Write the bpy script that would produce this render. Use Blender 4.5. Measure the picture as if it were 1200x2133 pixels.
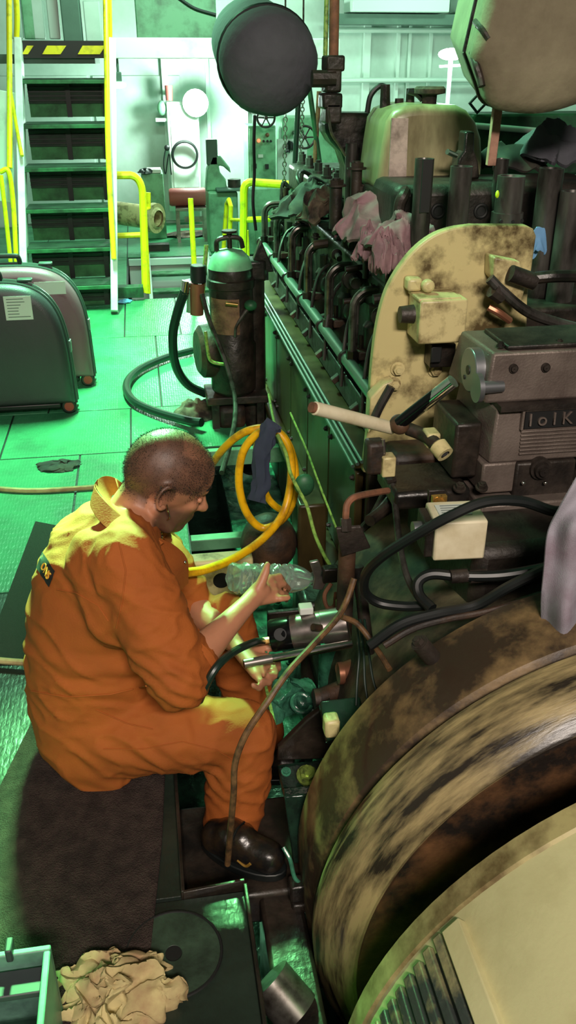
import bpy, bmesh, math, random
from mathutils import Vector, Matrix, noise, Euler
random.seed(7)
S = bpy.context.scene
for o in list(bpy.data.objects): bpy.data.objects.remove(o)
C = S.collection
V = Vector
PI = math.pi
# ------------------------------------------------------------------ camera
F = 1800.0
PITCH, YAW = math.radians(27.5), math.radians(9.2)
EYE = V((0, 0, 1.6))
cam_d = bpy.data.cameras.new('camera')
cam_d.sensor_fit = 'VERTICAL'; cam_d.sensor_height = 24.0
cam_d.lens = 24.0 * F / 2133.0
cam_d.clip_start = 0.02
cam = bpy.data.objects.new('camera', cam_d); C.objects.link(cam)
cam.location = EYE
cam.rotation_euler = (math.radians(90) - PITCH, 0, -YAW)
S.camera = cam
FW = V((math.sin(YAW) * math.cos(PITCH), math.cos(YAW) * math.cos(PITCH), -math.sin(PITCH)))
RT = V((math.cos(YAW), -math.sin(YAW), 0))
UP = RT.cross(FW)
def ray(px, py): return FW + RT * ((px - 600) / F) + UP * ((1066.5 - py) / F)
def W(px, py, y):                       # point of the place seen at a pixel, y metres ahead
    r = ray(px, py); return EYE + r * (y / r.y)
def WZ(px, py, z=0.0):                  # same, on a level plane
    r = ray(px, py); return EYE + r * ((z - EYE.z) / r.z)
def WX(px, py, x):
    r = ray(px, py); return EYE + r * (x / r.x)
def P2(l, y): return [W(x_, y_, y) for x_, y_ in l]
# ------------------------------------------------------------------ light
S.view_settings.view_transform = 'Standard'
S.view_settings.look = 'None'
S.view_settings.gamma = 1.0
S.view_settings.exposure = 0.35
S.view_settings.use_curve_mapping = False
wd = bpy.data.worlds.new('world'); S.world = wd; wd.use_nodes = True
bg = wd.node_tree.nodes['Background']
bg.inputs[0].default_value = (0.36, 0.40, 0.36, 1); bg.inputs[1].default_value = 0.04
GREEN = (0.33, 1.0, 0.52)
WARM = (1.0, 0.87, 0.76)
def area(name, loc, target, power, col, sx, sy, spread=180):
    d = bpy.data.lights.new(name, 'AREA'); d.energy = power; d.color = col
    d.shape = 'RECTANGLE'; d.size = sx; d.size_y = sy; d.spread = math.radians(spread)
    o = bpy.data.objects.new(name, d); C.objects.link(o); o.location = loc
    o.rotation_euler = (V(target) - V(loc)).to_track_quat('-Z', 'Y').to_euler()
    return o
# overhead fluorescent fittings of the engine room (above the frame), plus two added lights
FAR = (0.58, 1.0, 0.74)
area('ceiling_light_aft', (-0.35, 5.0, 3.1), (-0.2, 5.0, 0), 150, GREEN, 1.0, 0.22, 100)
area('added_light_man', (-0.15, 3.9, 2.15), (-0.28, 1.9, 0.62), 20, (0.24, 1.0, 0.32), 0.25, 0.15, 25)  # added narrow green light on the man's upper back, kept off the generator
area('ceiling_light_far', (0.55, 6.4, 2.7), (0.5, 8.2, 1.2), 46, FAR, 1.2, 0.3)
area('ceiling_light_port', (3.4, 7.2, 3.4), (2.4, 9.2, 1.2), 55, FAR, 1.2, 0.3)
area('added_light_duct', (-0.1, 3.4, 3.3), (0.95, 2.75, 1.85), 9, GREEN, 0.8, 0.2, 36)  # added light for the left flank of the lagged duct
area('ceiling_light_near', (0.2, -2.0, 3.4), (0.75, 2.0, 0.3), 165, WARM, 1.3, 0.4)
# ------------------------------------------------------------------ materials
def lin(c):
    return tuple(((x / 255) / 12.92 if x / 255 <= 0.04045 else ((x / 255 + 0.055) / 1.055) ** 2.4) for x in c)
MATS = {}
def mat(name, col, rough=0.5, metal=0.0, dirt=None, dscale=6.0, damt=0.5, dsharp=0.12, drough=None,
        bump=0.0, bscale=60.0, emit=0.0, coat=0.0, stretch=(1, 1, 1), trans=0.0, var=0.0, spec=0.5):
    m = bpy.data.materials.new(name); m.use_nodes = True
    nt = m.node_tree; N = nt.nodes; L = nt.links
    b = N['Principled BSDF']
    c = (*lin(col), 1)
    b.inputs['Base Color'].default_value = c
    b.inputs['Roughness'].default_value = rough
    b.inputs['Metallic'].default_value = metal
    b.inputs['Specular IOR Level'].default_value = spec
    if coat: b.inputs['Coat Weight'].default_value = coat; b.inputs['Coat Roughness'].default_value = 0.15
    if trans: b.inputs['Transmission Weight'].default_value = trans; b.inputs['IOR'].default_value = 1.3
    if emit:
        b.inputs['Emission Color'].default_value = c; b.inputs['Emission Strength'].default_value = emit
    if dirt or bump or var:
        tc = N.new('ShaderNodeTexCoord'); mp = N.new('ShaderNodeMapping'); mp.inputs['Scale'].default_value = stretch
        L.new(tc.outputs['Object'], mp.inputs['Vector'])
    if dirt or var:
        nz = N.new('ShaderNodeTexNoise'); nz.inputs['Scale'].default_value = dscale; nz.inputs['Detail'].default_value = 7
        nz.inputs['Roughness'].default_value = 0.62
        L.new(mp.outputs[0], nz.inputs['Vector'])
        rp = N.new('ShaderNodeValToRGB'); e = rp.color_ramp.elements
        k = 1 - damt if dirt else 0.5
        k = 0.5 + (k - 0.5) * 0.6
        sh = dsharp if dirt else 0.25
        e[0].position = max(0, k - sh); e[1].position = min(1, k + sh)
        L.new(nz.outputs[0], rp.inputs[0])
        mx = N.new('ShaderNodeMix'); mx.data_type = 'RGBA'
        mx.inputs[6].default_value = c
        d2 = lin(dirt) if dirt else tuple(x * (1 - var) for x in c[:3])
        mx.inputs[7].default_value = (*d2, 1)
        L.new(rp.outputs[0], mx.inputs[0]); L.new(mx.outputs[2], b.inputs['Base Color'])
        if drough is not None:
            mr = N.new('ShaderNodeMapRange'); mr.inputs[3].default_value = rough; mr.inputs[4].default_value = drough
            L.new(rp.outputs[0], mr.inputs[0]); L.new(mr.outputs[0], b.inputs['Roughness'])
    if bump:
        n2 = N.new('ShaderNodeTexNoise'); n2.inputs['Scale'].default_value = bscale; n2.inputs['Detail'].default_value = 4
        L.new(mp.outputs[0], n2.inputs['Vector'])
        bp = N.new('ShaderNodeBump'); bp.inputs['Strength'].default_value = bump; bp.inputs['Distance'].default_value = 0.01
        L.new(n2.outputs[0], bp.inputs['Height']); L.new(bp.outputs[0], b.inputs['Normal'])
    MATS[name] = m
    return m
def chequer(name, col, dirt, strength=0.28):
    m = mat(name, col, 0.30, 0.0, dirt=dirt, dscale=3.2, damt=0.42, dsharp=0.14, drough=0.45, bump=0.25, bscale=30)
    nt = m.node_tree; N = nt.nodes; L = nt.links; b = N['Principled BSDF']
    tc = N.new('ShaderNodeTexCoord')
    hs = []
    for ang, off in ((45, 0.0), (-45, 0.5)):
        mp = N.new('ShaderNodeMapping'); mp.inputs['Rotation'].default_value = (0, 0, math.radians(ang))
        mp.inputs['Scale'].default_value = (55, 19, 1); mp.inputs['Location'].default_value = (off, off, 0)
        L.new(tc.outputs['Object'], mp.inputs[0])
        fr = N.new('ShaderNodeVectorMath'); fr.operation = 'FRACTION'; L.new(mp.outputs[0], fr.inputs[0])
        su = N.new('ShaderNodeVectorMath'); su.operation = 'SUBTRACT'; su.inputs[1].default_value = (0.5, 0.5, 0); L.new(fr.outputs[0], su.inputs[0])
        sc = N.new('ShaderNodeVectorMath'); sc.operation = 'MULTIPLY'; sc.inputs[1].default_value = (1.6, 1.05, 0); L.new(su.outputs[0], sc.inputs[0])
        ln = N.new('ShaderNodeVectorMath'); ln.operation = 'LENGTH'; L.new(sc.outputs[0], ln.inputs[0])
        r = N.new('ShaderNodeMapRange'); r.inputs[1].default_value = 0.45; r.inputs[2].default_value = 0.25
        r.inputs[3].default_value = 0; r.inputs[4].default_value = 1
        L.new(ln.outputs['Value'], r.inputs[0]); hs.append(r)
    ad = N.new('ShaderNodeMath'); ad.operation = 'MAXIMUM'; L.new(hs[0].outputs[0], ad.inputs[0]); L.new(hs[1].outputs[0], ad.inputs[1])
    old = b.inputs['Normal'].links[0].from_node
    bp = N.new('ShaderNodeBump'); bp.inputs['Strength'].default_value = strength; bp.inputs['Distance'].default_value = 0.002
    L.new(ad.outputs[0], bp.inputs['Height']); L.new(old.outputs[0], bp.inputs['Normal']); L.new(bp.outputs[0], b.inputs['Normal'])
    return m
chequer('deck', (70, 148, 104), (44, 104, 70))
chequer('deck_near_shade', (40, 50, 42), (22, 30, 24), 0.12)  # darker plates of the near deck, also painted shade beside the pit
mat('cover_green', (54, 74, 58), 0.5, dirt=(34, 46, 36), dscale=12, damt=.5, bump=.2, bscale=60)
mat('underdeck', (22, 32, 26), 0.5, bump=0.3)
mat('wall', (196, 214, 204), 0.5, dirt=(150, 168, 156), dscale=1.6, damt=0.35, dsharp=0.2)
mat('wall_trim', (205, 222, 212), 0.45)
mat('wall_dark', (84, 112, 98), 0.6, var=0.3)
mat('white_paint', (228, 236, 230), 0.4, dirt=(170, 180, 172), dscale=4, damt=0.3)
mat('green_paint', (120, 178, 138), 0.45, dirt=(74, 112, 84), dscale=5, damt=0.4)
mat('green_dark', (44, 104, 66), 0.5, dirt=(24, 50, 34), dscale=7, damt=0.5)
mat('riser_green', (64, 132, 80), 0.6, dirt=(40, 90, 54), dscale=9, damt=.45)
mat('tread', (46, 66, 52), 0.7, 0.0, dirt=(26, 36, 30), dscale=6, damt=0.5)
mat('yellow_paint', (236, 214, 20), 0.4, dirt=(150, 130, 30), dscale=10, damt=0.3)
mat('yellow_hose', (240, 180, 16), 0.38, dirt=(150, 96, 20), dscale=14, damt=0.35)
mat('black_paint', (22, 24, 24), 0.5)
mat('rubber', (20, 24, 24), 0.42, var=0.3)
mat('rubber_green', (26, 46, 38), 0.35, var=0.3)
mat('oily', (26, 24, 22), 0.32, 0.1, dirt=(52, 42, 34), dscale=9, damt=0.45, drough=0.55, bump=0.35, bscale=30)
mat('oily_rust', (36, 29, 24), 0.58, 0.0, dirt=(84, 58, 40), dscale=7, damt=0.4, drough=0.6, bump=0.35, bscale=35)
mat('oily_tube', (92, 88, 84), 0.3, 0.45, dirt=(34, 30, 26), dscale=12, damt=0.5, drough=0.45, stretch=(1, 1, .3))
mat('pipe_steel', (120, 116, 110), 0.3, 0.8, dirt=(60, 52, 46), dscale=20, damt=0.4)
mat('chrome', (220, 216, 212), 0.16, 1.0, bump=0.02)
mat('steel', (178, 168, 164), 0.3, 0.9, dirt=(120, 110, 104), dscale=10, damt=0.35)
mat('black_steel', (26, 26, 28), 0.22, 0.6)
mat('cast', (122, 110, 102), 0.5, 0.35, dirt=(84, 72, 66), dscale=8, damt=0.45, dsharp=0.2, bump=0.15, bscale=180)
mat('cast_dark', (58, 50, 44), 0.5, 0.2, dirt=(28, 23, 20), dscale=9, damt=0.5, bump=0.2, bscale=80)
mat('bare_metal', (196, 178, 166), 0.5, 0.1, dirt=(112, 98, 88), dscale=14, damt=.45)
mat('case_cast', (116, 102, 78), 0.62, dirt=(40, 33, 27), dscale=5, damt=.6, dsharp=.12, bump=.2, bscale=40)
mat('zinc', (150, 152, 156), 0.35, 0.8, var=0.2)
mat('cream', (200, 186, 132), 0.45, dirt=(84, 70, 44), dscale=7, damt=0.42, dsharp=0.07, drough=0.35, bump=0.08, bscale=60)
mat('cream_box', (204, 190, 138), 0.42, dirt=(110, 92, 58), dscale=16, damt=0.36, dsharp=0.1)
mat('cream_clean', (222, 212, 182), 0.42, dirt=(186, 170, 132), dscale=12, damt=0.3, dsharp=0.2)
mat('housing', (152, 124, 82), 0.55, dirt=(54, 41, 30), dscale=4.5, damt=0.64, dsharp=0.1, drough=0.45, bump=0.15, bscale=40)
mat('drum', (158, 140, 98), 0.42, dirt=(40, 33, 26), dscale=5.5, damt=0.5, dsharp=0.12, drough=0.32, bump=0.1, bscale=40, stretch=(1, 7, 1))
mat('drum_face', (108, 74, 46), 0.5, dirt=(28, 22, 18), dscale=7, damt=0.55, dsharp=0.12, bump=0.2, bscale=60)
mat('gen_cream', (204, 198, 150), 0.45, dirt=(160, 148, 100), dscale=3.5, damt=0.32, dsharp=0.2, bump=0.04, bscale=120)
mat('gen_rim', (170, 158, 108), 0.45, dirt=(96, 80, 48), dscale=9, damt=0.45)
mat('louvre', (150, 140, 100), 0.45, dirt=(58, 62, 60), dscale=14, damt=0.52, dsharp=0.1, bump=0.2)
mat('bell', (176, 170, 128), 0.4, dirt=(96, 84, 60), dscale=4, damt=0.5, dsharp=0.22, stretch=(2.5, 2.5, .8), drough=0.3)
mat('door_green', (80, 66, 34), 0.45, dirt=(40, 33, 21), dscale=6, damt=0.5, dsharp=0.2, drough=0.26, stretch=(1, 1, .4))
mat('rail_steel', (120, 146, 134), 0.28, 0.6, var=0.3)
mat('lagging', (84, 84, 92), 0.85, bump=0.6, bscale=22, var=0.4)
mat('lag_beige', (142, 134, 108), 0.8, dirt=(96, 86, 66), dscale=4, damt=0.55, dsharp=0.25, bump=0.3, bscale=30)
mat('rust_patch', (132, 100, 72), 0.7, dirt=(84, 58, 42), dscale=18, damt=0.45, bump=0.4)
mat('rust', (140, 92, 66), 0.7, dirt=(96, 64, 48), dscale=20, damt=0.5)
mat('orange', (170, 92, 36), 0.8, dirt=(142, 74, 33), dscale=5, damt=.45, dsharp=.25, bump=0.12, bscale=240, spec=0.25)
mat('patch_black', (22, 22, 26), 0.7)
mat('patch_print', (214, 132, 40), 0.7)
mat('skin', (190, 130, 98), 0.5, var=0.18, dscale=12, bump=0.05, bscale=200)
mat('sock', (120, 104, 100), 0.9)
mat('boot', (24, 22, 22), 0.28, dirt=(50, 38, 24), dscale=14, damt=0.4, bump=0.2, bscale=40)
mat('boot_trim', (130, 96, 30), 0.6)
mat('silver', (210, 208, 204), 0.2, 1.0)
mat('case_black', (62, 58, 64), 0.42, bump=0.15, bscale=300, var=0.2)
mat('case_maroon', (124, 84, 98), 0.36, bump=0.1, bscale=300, var=0.15)
mat('case_trim', (56, 74, 68), 0.4)
mat('wheel_red', (150, 62, 50), 0.6)
mat('paper', (206, 210, 204), 0.6)
mat('print', (110, 118, 114), 0.7)
mat('carpet', (72, 60, 56), 0.95, dirt=(54, 45, 43), dscale=25, damt=0.5, bump=0.9, bscale=320, spec=0.1)
mat('carpet_green', (60, 70, 60), 0.95, bump=0.9, bscale=320, spec=0.1)
mat('rag_cream', (190, 176, 126), 0.85, dirt=(150, 116, 88), dscale=9, damt=0.42, spec=0.2)
mat('rag_pink', (140, 106, 112), 0.6, dirt=(84, 64, 68), dscale=10, damt=0.45, spec=0.4)
mat('rag_grey', (150, 146, 156), 0.9, dirt=(124, 108, 118), dscale=6, damt=0.4, bump=0.3, bscale=500, spec=0.1)
mat('rag_dirty', (112, 96, 78), 0.85, dirt=(40, 34, 28), dscale=12, damt=0.55)
mat('rag_dark', (40, 38, 36), 0.85, dirt=(62, 60, 48), dscale=12, damt=0.4)
mat('rag_navy', (50, 58, 80), 0.85, var=0.35)
mat('rag_blue', (110, 160, 205), 0.8, var=0.3)
mat('bin_green', (104, 148, 130), 0.45, dirt=(70, 100, 90), dscale=10, damt=0.4)
mat('bin_dark', (52, 58, 60), 0.5)
mat('twig', (116, 84, 52), 0.55, dirt=(64, 46, 30), dscale=40, damt=0.5)
mat('wire_green', (150, 190, 90), 0.4, dirt=(70, 100, 50), dscale=60, damt=0.4)
mat('brass', (196, 160, 96), 0.3, 0.9)
mat('plastic_clear', (205, 225, 212), 0.06, trans=0.8, coat=0.6)
mat('label_green', (60, 190, 130), 0.5)
mat('bilge', (34, 62, 48), 0.16, dirt=(18, 26, 22), dscale=9, damt=0.5, dsharp=0.15, drough=0.1, bump=0.5, bscale=14)
mat('bilge_teal', (64, 128, 100), 0.25, dirt=(30, 60, 48), dscale=14, damt=0.5, bump=0.5, bscale=25)
mat('bolt_green', (150, 170, 80), 0.3, 0.4, dirt=(60, 70, 40), dscale=40, damt=0.4)
mat('red_metal', (170, 84, 80), 0.5, var=0.3)
mat('copper', (176, 118, 90), 0.4, 0.6, var=0.3)
mat('dark_glass', (14, 15, 15), 0.65)
mat('lamp_glow', (235, 255, 245), 0.4, emit=30)
mat('lamp_glow_green', (205, 255, 225), 0.4, emit=14)
mat('pilot_red', (255, 90, 60), 0.4, emit=3)
mat('wood', (172, 128, 108), 0.7, dirt=(110, 80, 66), dscale=15, damt=0.4)
mat('marker_lime', (200, 240, 30), 0.5)
M = MATS
# ------------------------------------------------------------------ mesh builder
def basis(ax):
    ax = V(ax).normalized()
    t = V((0, 0, 1)) if abs(ax.z) < 0.9 else V((1, 0, 0))
    u = t.cross(ax).normalized(); v = ax.cross(u)
    return u, v, ax
def catmull(pts, k=6):
    pts = [V(p) for p in pts]
    if len(pts) < 3: return pts
    P = [pts[0] * 2 - pts[1]] + pts + [pts[-1] * 2 - pts[-2]]
    out = []
    for i in range(1, len(P) - 2):
        a, b, c, d = P[i - 1:i + 3]
        for j in range(k):
            t = j / k
            out.append(0.5 * ((2 * b) + (c - a) * t + (2 * a - 5 * b + 4 * c - d) * t * t + (3 * b - a - 3 * c + d) * t ** 3))
    out.append(pts[-1])
    return out
class MB:
    def __init__(s): s.v = []; s.f = []
    def add(s, vs, fs):
        n = len(s.v); s.v += [V(p) for p in vs]; s.f += [tuple(i + n for i in f) for f in fs]; return s
    def box(s, c, d, rot=None):
        c = V(c); hx, hy, hz = (x / 2 for x in d)
        R = rot if rot is not None else Matrix.Identity(3)
        vs = [c + R @ V((x * hx, y * hy, z * hz)) for z in (-1, 1) for y in (-1, 1) for x in (-1, 1)]
        return s.add(vs, [(0, 2, 3, 1), (4, 5, 7, 6), (0, 1, 5, 4), (2, 6, 7, 3), (0, 4, 6, 2), (1, 3, 7, 5)])
    def bar(s, a, b, w, h, upv=(0, 0, 1)):       # rectangular bar between points
        a, b = V(a), V(b); d = (b - a); L = d.length; y = d.normalized()
        x = y.cross(V(upv)).normalized(); z = x.cross(y)
        R = Matrix((x, y, z)).transposed()
        return s.box((a + b) / 2, (w, L, h), R)
    def quad(s, p):                                # 8 corners: bottom 4 ccw, top 4 ccw
        return s.add(p, [(3, 2, 1, 0), (4, 5, 6, 7), (0, 1, 5, 4), (1, 2, 6, 5), (2, 3, 7, 6), (3, 0, 4, 7)])
    def rings(s, rr, cap=True, closed=False):
        n = len(rr[0]); base = len(s.v)
        for r in rr: s.v += [V(p) for p in r]
        m = len(rr)
        for i in range(m if closed else m - 1):
            i2 = (i + 1) % m
            for j in range(n):
                s.f.append((base + i * n + j, base + i * n + (j + 1) % n, base + i2 * n + (j + 1) % n, base + i2 * n + j))
        if cap and not closed:
            s.f.append(tuple(base + j for j in reversed(range(n))))
            s.f.append(tuple(base + (m - 1) * n + j for j in range(n)))
        return s
    def cyl(s, a, b, r, r2=None, n=16, cap=True):
        a, b = V(a), V(b); u, v, w = basis(b - a); r2 = r if r2 is None else r2
        return s.rings([[p + (u * math.cos(2 * PI * j / n) + v * math.sin(2 * PI * j / n)) * q for j in range(n)] for p, q in ((a, r), (b, r2))], cap)
    def tube(s, pts, r, n=8, k=6, smooth=True):
        P = catmull(pts, k) if smooth else [V(p) for p in pts]
        rs = r if callable(r) else (lambda t: r)
        rr = []; u = None
        for i, p in enumerate(P):
            t = (P[min(i + 1, len(P) - 1)] - P[max(i - 1, 0)]).normalized()
            if u is None: u = basis(t)[0]
            u = (u - t * u.dot(t)).normalized(); w = t.cross(u); q = rs(i / max(1, len(P) - 1))
            rr.append([p + (u * math.cos(2 * PI * j / n) + w * math.sin(2 * PI * j / n)) * q for j in range(n)])
        return s.rings(rr)
    def lathe(s, prof, o, ax, n=24, a0=0, a1=2 * PI, u0=None):
        o = V(o); u, v, w = basis(ax)
        if u0 is not None: u = V(u0).normalized(); v = w.cross(u)
        full = abs(a1 - a0 - 2 * PI) < 1e-6
        k = n if full else n + 1
        rr = []
        for j in range(k):
            t = a0 + (a1 - a0) * j / n
            rr.append([o + (u * math.cos(t) + v * math.sin(t)) * max(r, 1e-5) + w * h for r, h in prof])
        base = len(s.v); m = len(prof)
        for r in rr: s.v += r
        for j in range(n if not full else k):
            j2 = (j + 1) % k
            if not full and j2 == 0: break
            for i in range(m - 1):
                s.f.append((base + j * m + i, base + j2 * m + i, base + j2 * m + i + 1, base + j * m + i + 1))
        return s
    def prism(s, poly, o, u, v, w):                # polygon in (u,v) pushed along w
        o, u, v, w = V(o), V(u), V(v), V(w); n = len(poly)
        a = [o + u * x + v * y for x, y in poly]; b = [p + w for p in a]
        return s.add(a + b, [tuple(reversed(range(n))), tuple(range(n, 2 * n))] + [(i, (i + 1) % n, n + (i + 1) % n, n + i) for i in range(n)])
    def slab(s, pts, w):
        w = V(w); n = len(pts); a = [V(p) for p in pts]; b = [p + w for p in a]
        return s.add(a + b, [tuple(reversed(range(n))), tuple(range(n, 2 * n))] + [(i, (i + 1) % n, n + (i + 1) % n, n + i) for i in range(n)])
    def ell(s, c, r, R=None, n=16, m=10):
        c = V(c); R = R if R is not None else Matrix.Identity(3); r = (r, r, r) if isinstance(r, (int, float)) else r
        rr = []
        for i in range(m + 1):
            t = PI * (0.02 + 0.96 * i / m)
            rr.append([c + R @ V((r[0] * math.sin(t) * math.cos(2 * PI * j / n), r[1] * math.sin(t) * math.sin(2 * PI * j / n), -r[2] * math.cos(t))) for j in range(n)])
        return s.rings(rr)
    def cap2(s, a, b, ra, rb, n=14):               # tapered capsule
        a, b = V(a), V(b); u, v, w = basis(b - a); L = (b - a).length
        rr = []
        for i in range(1, 6):
            t = PI / 2 * (1 - i / 5.0); rr.append((a - w * ra * math.sin(t), ra * math.cos(t) if i else 0.001))
        for i in range(0, 5):
            t = PI / 2 * (i / 5.0); rr.append((b + w * rb * math.sin(t), rb * math.cos(t)))
        return s.rings([[p + (u * math.cos(2 * PI * j / n) + v * math.sin(2 * PI * j / n)) * max(q, 1e-3) for j in range(n)] for p, q in rr])
    def chain(s, pts, rs, n=14):
        for i in range(len(pts) - 1): s.cap2(pts[i], pts[i + 1], rs[i], rs[i + 1], n)
        return s
    def torus(s, c, ax, R, r, n=28, m=8, a0=0, a1=2 * PI, u0=None):
        c = V(c); u, v, w = basis(ax)
        if u0 is not None: u = V(u0).normalized(); v = w.cross(u)
        full = abs(a1 - a0 - 2 * PI) < 1e-6; k = n if full else n + 1
        rr = []
        for i in range(k):
            t = a0 + (a1 - a0) * i / n; d = u * math.cos(t) + v * math.sin(t)
            rr.append([c + d * (R + r * math.cos(2 * PI * j / m)) + w * (r * math.sin(2 * PI * j / m)) for j in range(m)])
        return s.rings(rr, cap=not full, closed=full)
    def hexbolt(s, p, ax, r, h, washer=True):
        p = V(p); ax = V(ax).normalized()
        if washer: s.cyl(p - ax * 0.001, p + ax * h * 0.25, r * 1.35, n=14)
        s.cyl(p, p + ax * h, r, n=6); s.cyl(p + ax * h, p + ax * h * 1.25, r * 0.55, n=10)
        return s
    def build(s, name, mt, parent=None, bevel=0.0, smooth=True, angle=35):
        me = bpy.data.meshes.new(name)
        vs = [V(p) for p in s.v]
        if parent is not None:
            org = wloc(parent); loc = V((0, 0, 0))
        else:
            lo = V([min(p[i] for p in vs) for i in range(3)]); hi = V([max(p[i] for p in vs) for i in range(3)])
            org = V(((lo.x + hi.x) / 2, (lo.y + hi.y) / 2, lo.z)); loc = org
        me.from_pydata([p - org for p in vs], [], s.f)
        me.validate(); me.update()
        o = bpy.data.objects.new(name, me); C.objects.link(o); o.location = loc
        if parent is not None: o.parent = parent
        me.materials.append(M[mt] if isinstance(mt, str) else mt)
        bm = bmesh.new(); bm.from_mesh(me); bmesh.ops.recalc_face_normals(bm, faces=bm.faces); bm.to_mesh(me); bm.free()
        if smooth:
            me.shade_smooth(); me.set_sharp_from_angle(angle=math.radians(angle))
        if bevel:
            md = o.modifiers.new('bevel', 'BEVEL'); md.width = bevel; md.segments = 2; md.limit_method = 'ANGLE'; md.angle_limit = math.radians(40)
        return o
def wloc(o):
    p = V((0, 0, 0))
    while o is not None: p = p + o.location; o = o.parent
    return p
def thing(name, label, cat, loc, group=None):
    o = bpy.data.objects.new(name, None); C.objects.link(o); o.location = loc; o.empty_display_size = 0.05
    return tag(o, label, cat, group)
def tag(o, label, cat, group=None):
    o['label'] = label; o['category'] = cat
    if group: o['group'] = group
    return o
def struct(o): o['kind'] = 'structure'; return o
def text_mesh(txt, size, depth, name, mt, parent, Mx):
    cu = bpy.data.curves.new('t', 'FONT'); cu.body = txt; cu.size = size; cu.extrude = depth; cu.align_x = 'CENTER'; cu.align_y = 'CENTER'
    t = bpy.data.objects.new('t', cu); C.objects.link(t)
    dg = bpy.context.evaluated_depsgraph_get(); dg.update()
    me = bpy.data.meshes.new_from_object(t.evaluated_get(dg))
    C.objects.unlink(t); bpy.data.objects.remove(t)
    org = wloc(parent)
    me.transform(Matrix.Translation(-org) @ Mx)
    o = bpy.data.objects.new(name, me); C.objects.link(o); o.parent = parent
    me.materials.clear(); me.materials.append(M[mt]); me.name = name
    return o
def frame_mx(o, x, y):
    x = V(x).normalized(); y = V(y); y = (y - x * y.dot(x)).normalized(); z = x.cross(y)
    m = Matrix((x, y, z)).transposed().to_4x4(); m.translation = V(o); return m
def nvec(p):                             # repeatable vector noise
    return V((noise.noise(p + V((13.7, 4.1, 7.9))), noise.noise(p + V((-5.3, 21.4, 3.3))), noise.noise(p + V((8.8, -9.6, 17.2)))))
def rag(name, c, size, mt, seed, fold=6.0, amp=0.35, n=48, m=28, R=None, ridge=1.0):
    """crumpled cloth: a sheet pushed together into overlapping folds, with thickness"""
    b = MB(); c = V(c); R = R if R is not None else Matrix.Identity(3)
    g = max(30, min(84, int(n * .9))); fq = .22 * fold; off = V((seed * 7.3, seed * 3.7, seed * 1.9))
    top, bot = [], []
    for i in range(g):
        r1, r2 = [], []
        for j in range(g):
            u, v = i / (g - 1) * 2 - 1, j / (g - 1) * 2 - 1
            k = math.sqrt(max(1e-6, 1 - .5 * u * u)) , math.sqrt(max(1e-6, 1 - .5 * v * v))
            du, dv = u * k[1], v * k[0]
            q = V((du, dv, 0)) * fq + off
            w1 = nvec(q * .55); w2 = nvec(q * 1.3 + V((5, 1, 8)) + w1 * .8); w3 = nvec(q * 2.9 + V((2, 9, 4)))
            rr = math.sqrt(du * du + dv * dv)
            rd = 1 - abs(w2.z) * 1.7
            x = du * .78 + .42 * w1.x + .26 * w2.x + .05 * w3.x
            y = dv * .78 + .42 * w1.y + .26 * w2.y + .05 * w3.y
            h = (1 - rr ** 2.2) * .62 + .30 * w1.z + .34 * rd * (1 - .5 * rr) + .09 * w3.z
            x *= 1.25; y *= 1.25; h *= 1.35
            r1.append(c + R @ V((x * size[0], y * size[1], (h - .25) * size[2]))); r2.append(c + R @ V((x * size[0] * .93, y * size[1] * .93, (h - .25) * size[2] - .07 * min(size) - .002)))
        top.append(r1); bot.append(r2)
    rr = [a + list(reversed(d)) for a, d in zip(top, bot)]
    b.rings(rr)
    return b
# ================================================================== SETTING
WALLY = 10.2
wb = MB().box((1.2, WALLY + 0.05, 1.8), (11, 0.1, 6.0)).build('wall_back', 'wall'); struct(wb)
wl = MB().box((-3.6, 4.8, 1.8), (0.1, 10.9, 6.0)).build('wall_left', 'wall'); struct(wl)
wr = MB().box((6.2, 4.8, 1.8), (0.1, 10.9, 6.0)).build('wall_right', 'wall'); struct(wr)
ce = MB().box((1.2, 4.8, 4.85), (11, 10.9, 0.1)).build('ceiling', 'wall_dark'); struct(ce)
def wpanel(px0, px1, py0, py1, y, th, name, mt, parent=None, bevel=0.0):
    a = W(px0, py0, y); b = W(px1, py1, y); pm = (max(py0, -20) + py1) / 2; a.x = W(px0, pm, y).x; b.x = W(px1, pm, y).x
    return MB().box(((a.x + b.x) / 2, y + th / 2, (a.z + b.z) / 2), (abs(b.x - a.x), th, abs(a.z - b.z))).build(name, mt, parent, bevel)
# stiffeners and plating seams of the back wall
for px0, px1 in ((340, 352), (430, 437), (508, 516), (755, 768), (822, 828), (845, 850), (888, 893), (1030, 1040)):
    wpanel(px0, px1, -260, 440, WALLY - 0.06, 0.06, 'stiffener', 'wall_trim', wb)
for py0, py1 in ((163, 170), (60, 68), (-60, -50)):
    a = W(690, py0, WALLY - 0.16); b = W(1300, py1, WALLY - 0.16)
    MB().cyl((a.x, a.y, (a.z + b.z) / 2), (b.x + 1, a.y, (a.z + b.z) / 2), 0.025).build('pipe', 'wall_trim', wb)
for x in (-0.9, 0.05):
    MB().box((x, WALLY - 0.008, 0.75), (0.9, 0.016, 1.45)).build('panel', 'wall', wb, 0.004)
# dark cable tray band high on the wall, boxes above it
tr = struct(wpanel(690, 1300, 28, 54, WALLY - 0.5, 0.3, 'trim_1', 'wall_dark'))
for a, b in ((735, 938), (965, 1100)):
    o = wpanel(a, b, -60, 26, WALLY - 0.6, 0.4, 'ventilation_duct', 'wall_trim', None, 0.01)
    tag(o, 'pale ventilation trunk above the cable tray, ' + ('longer one left of the lagged duct' if a < 900 else 'short one mostly behind the lagged duct'), 'duct', 'ventilation trunks on the back wall')
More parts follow.
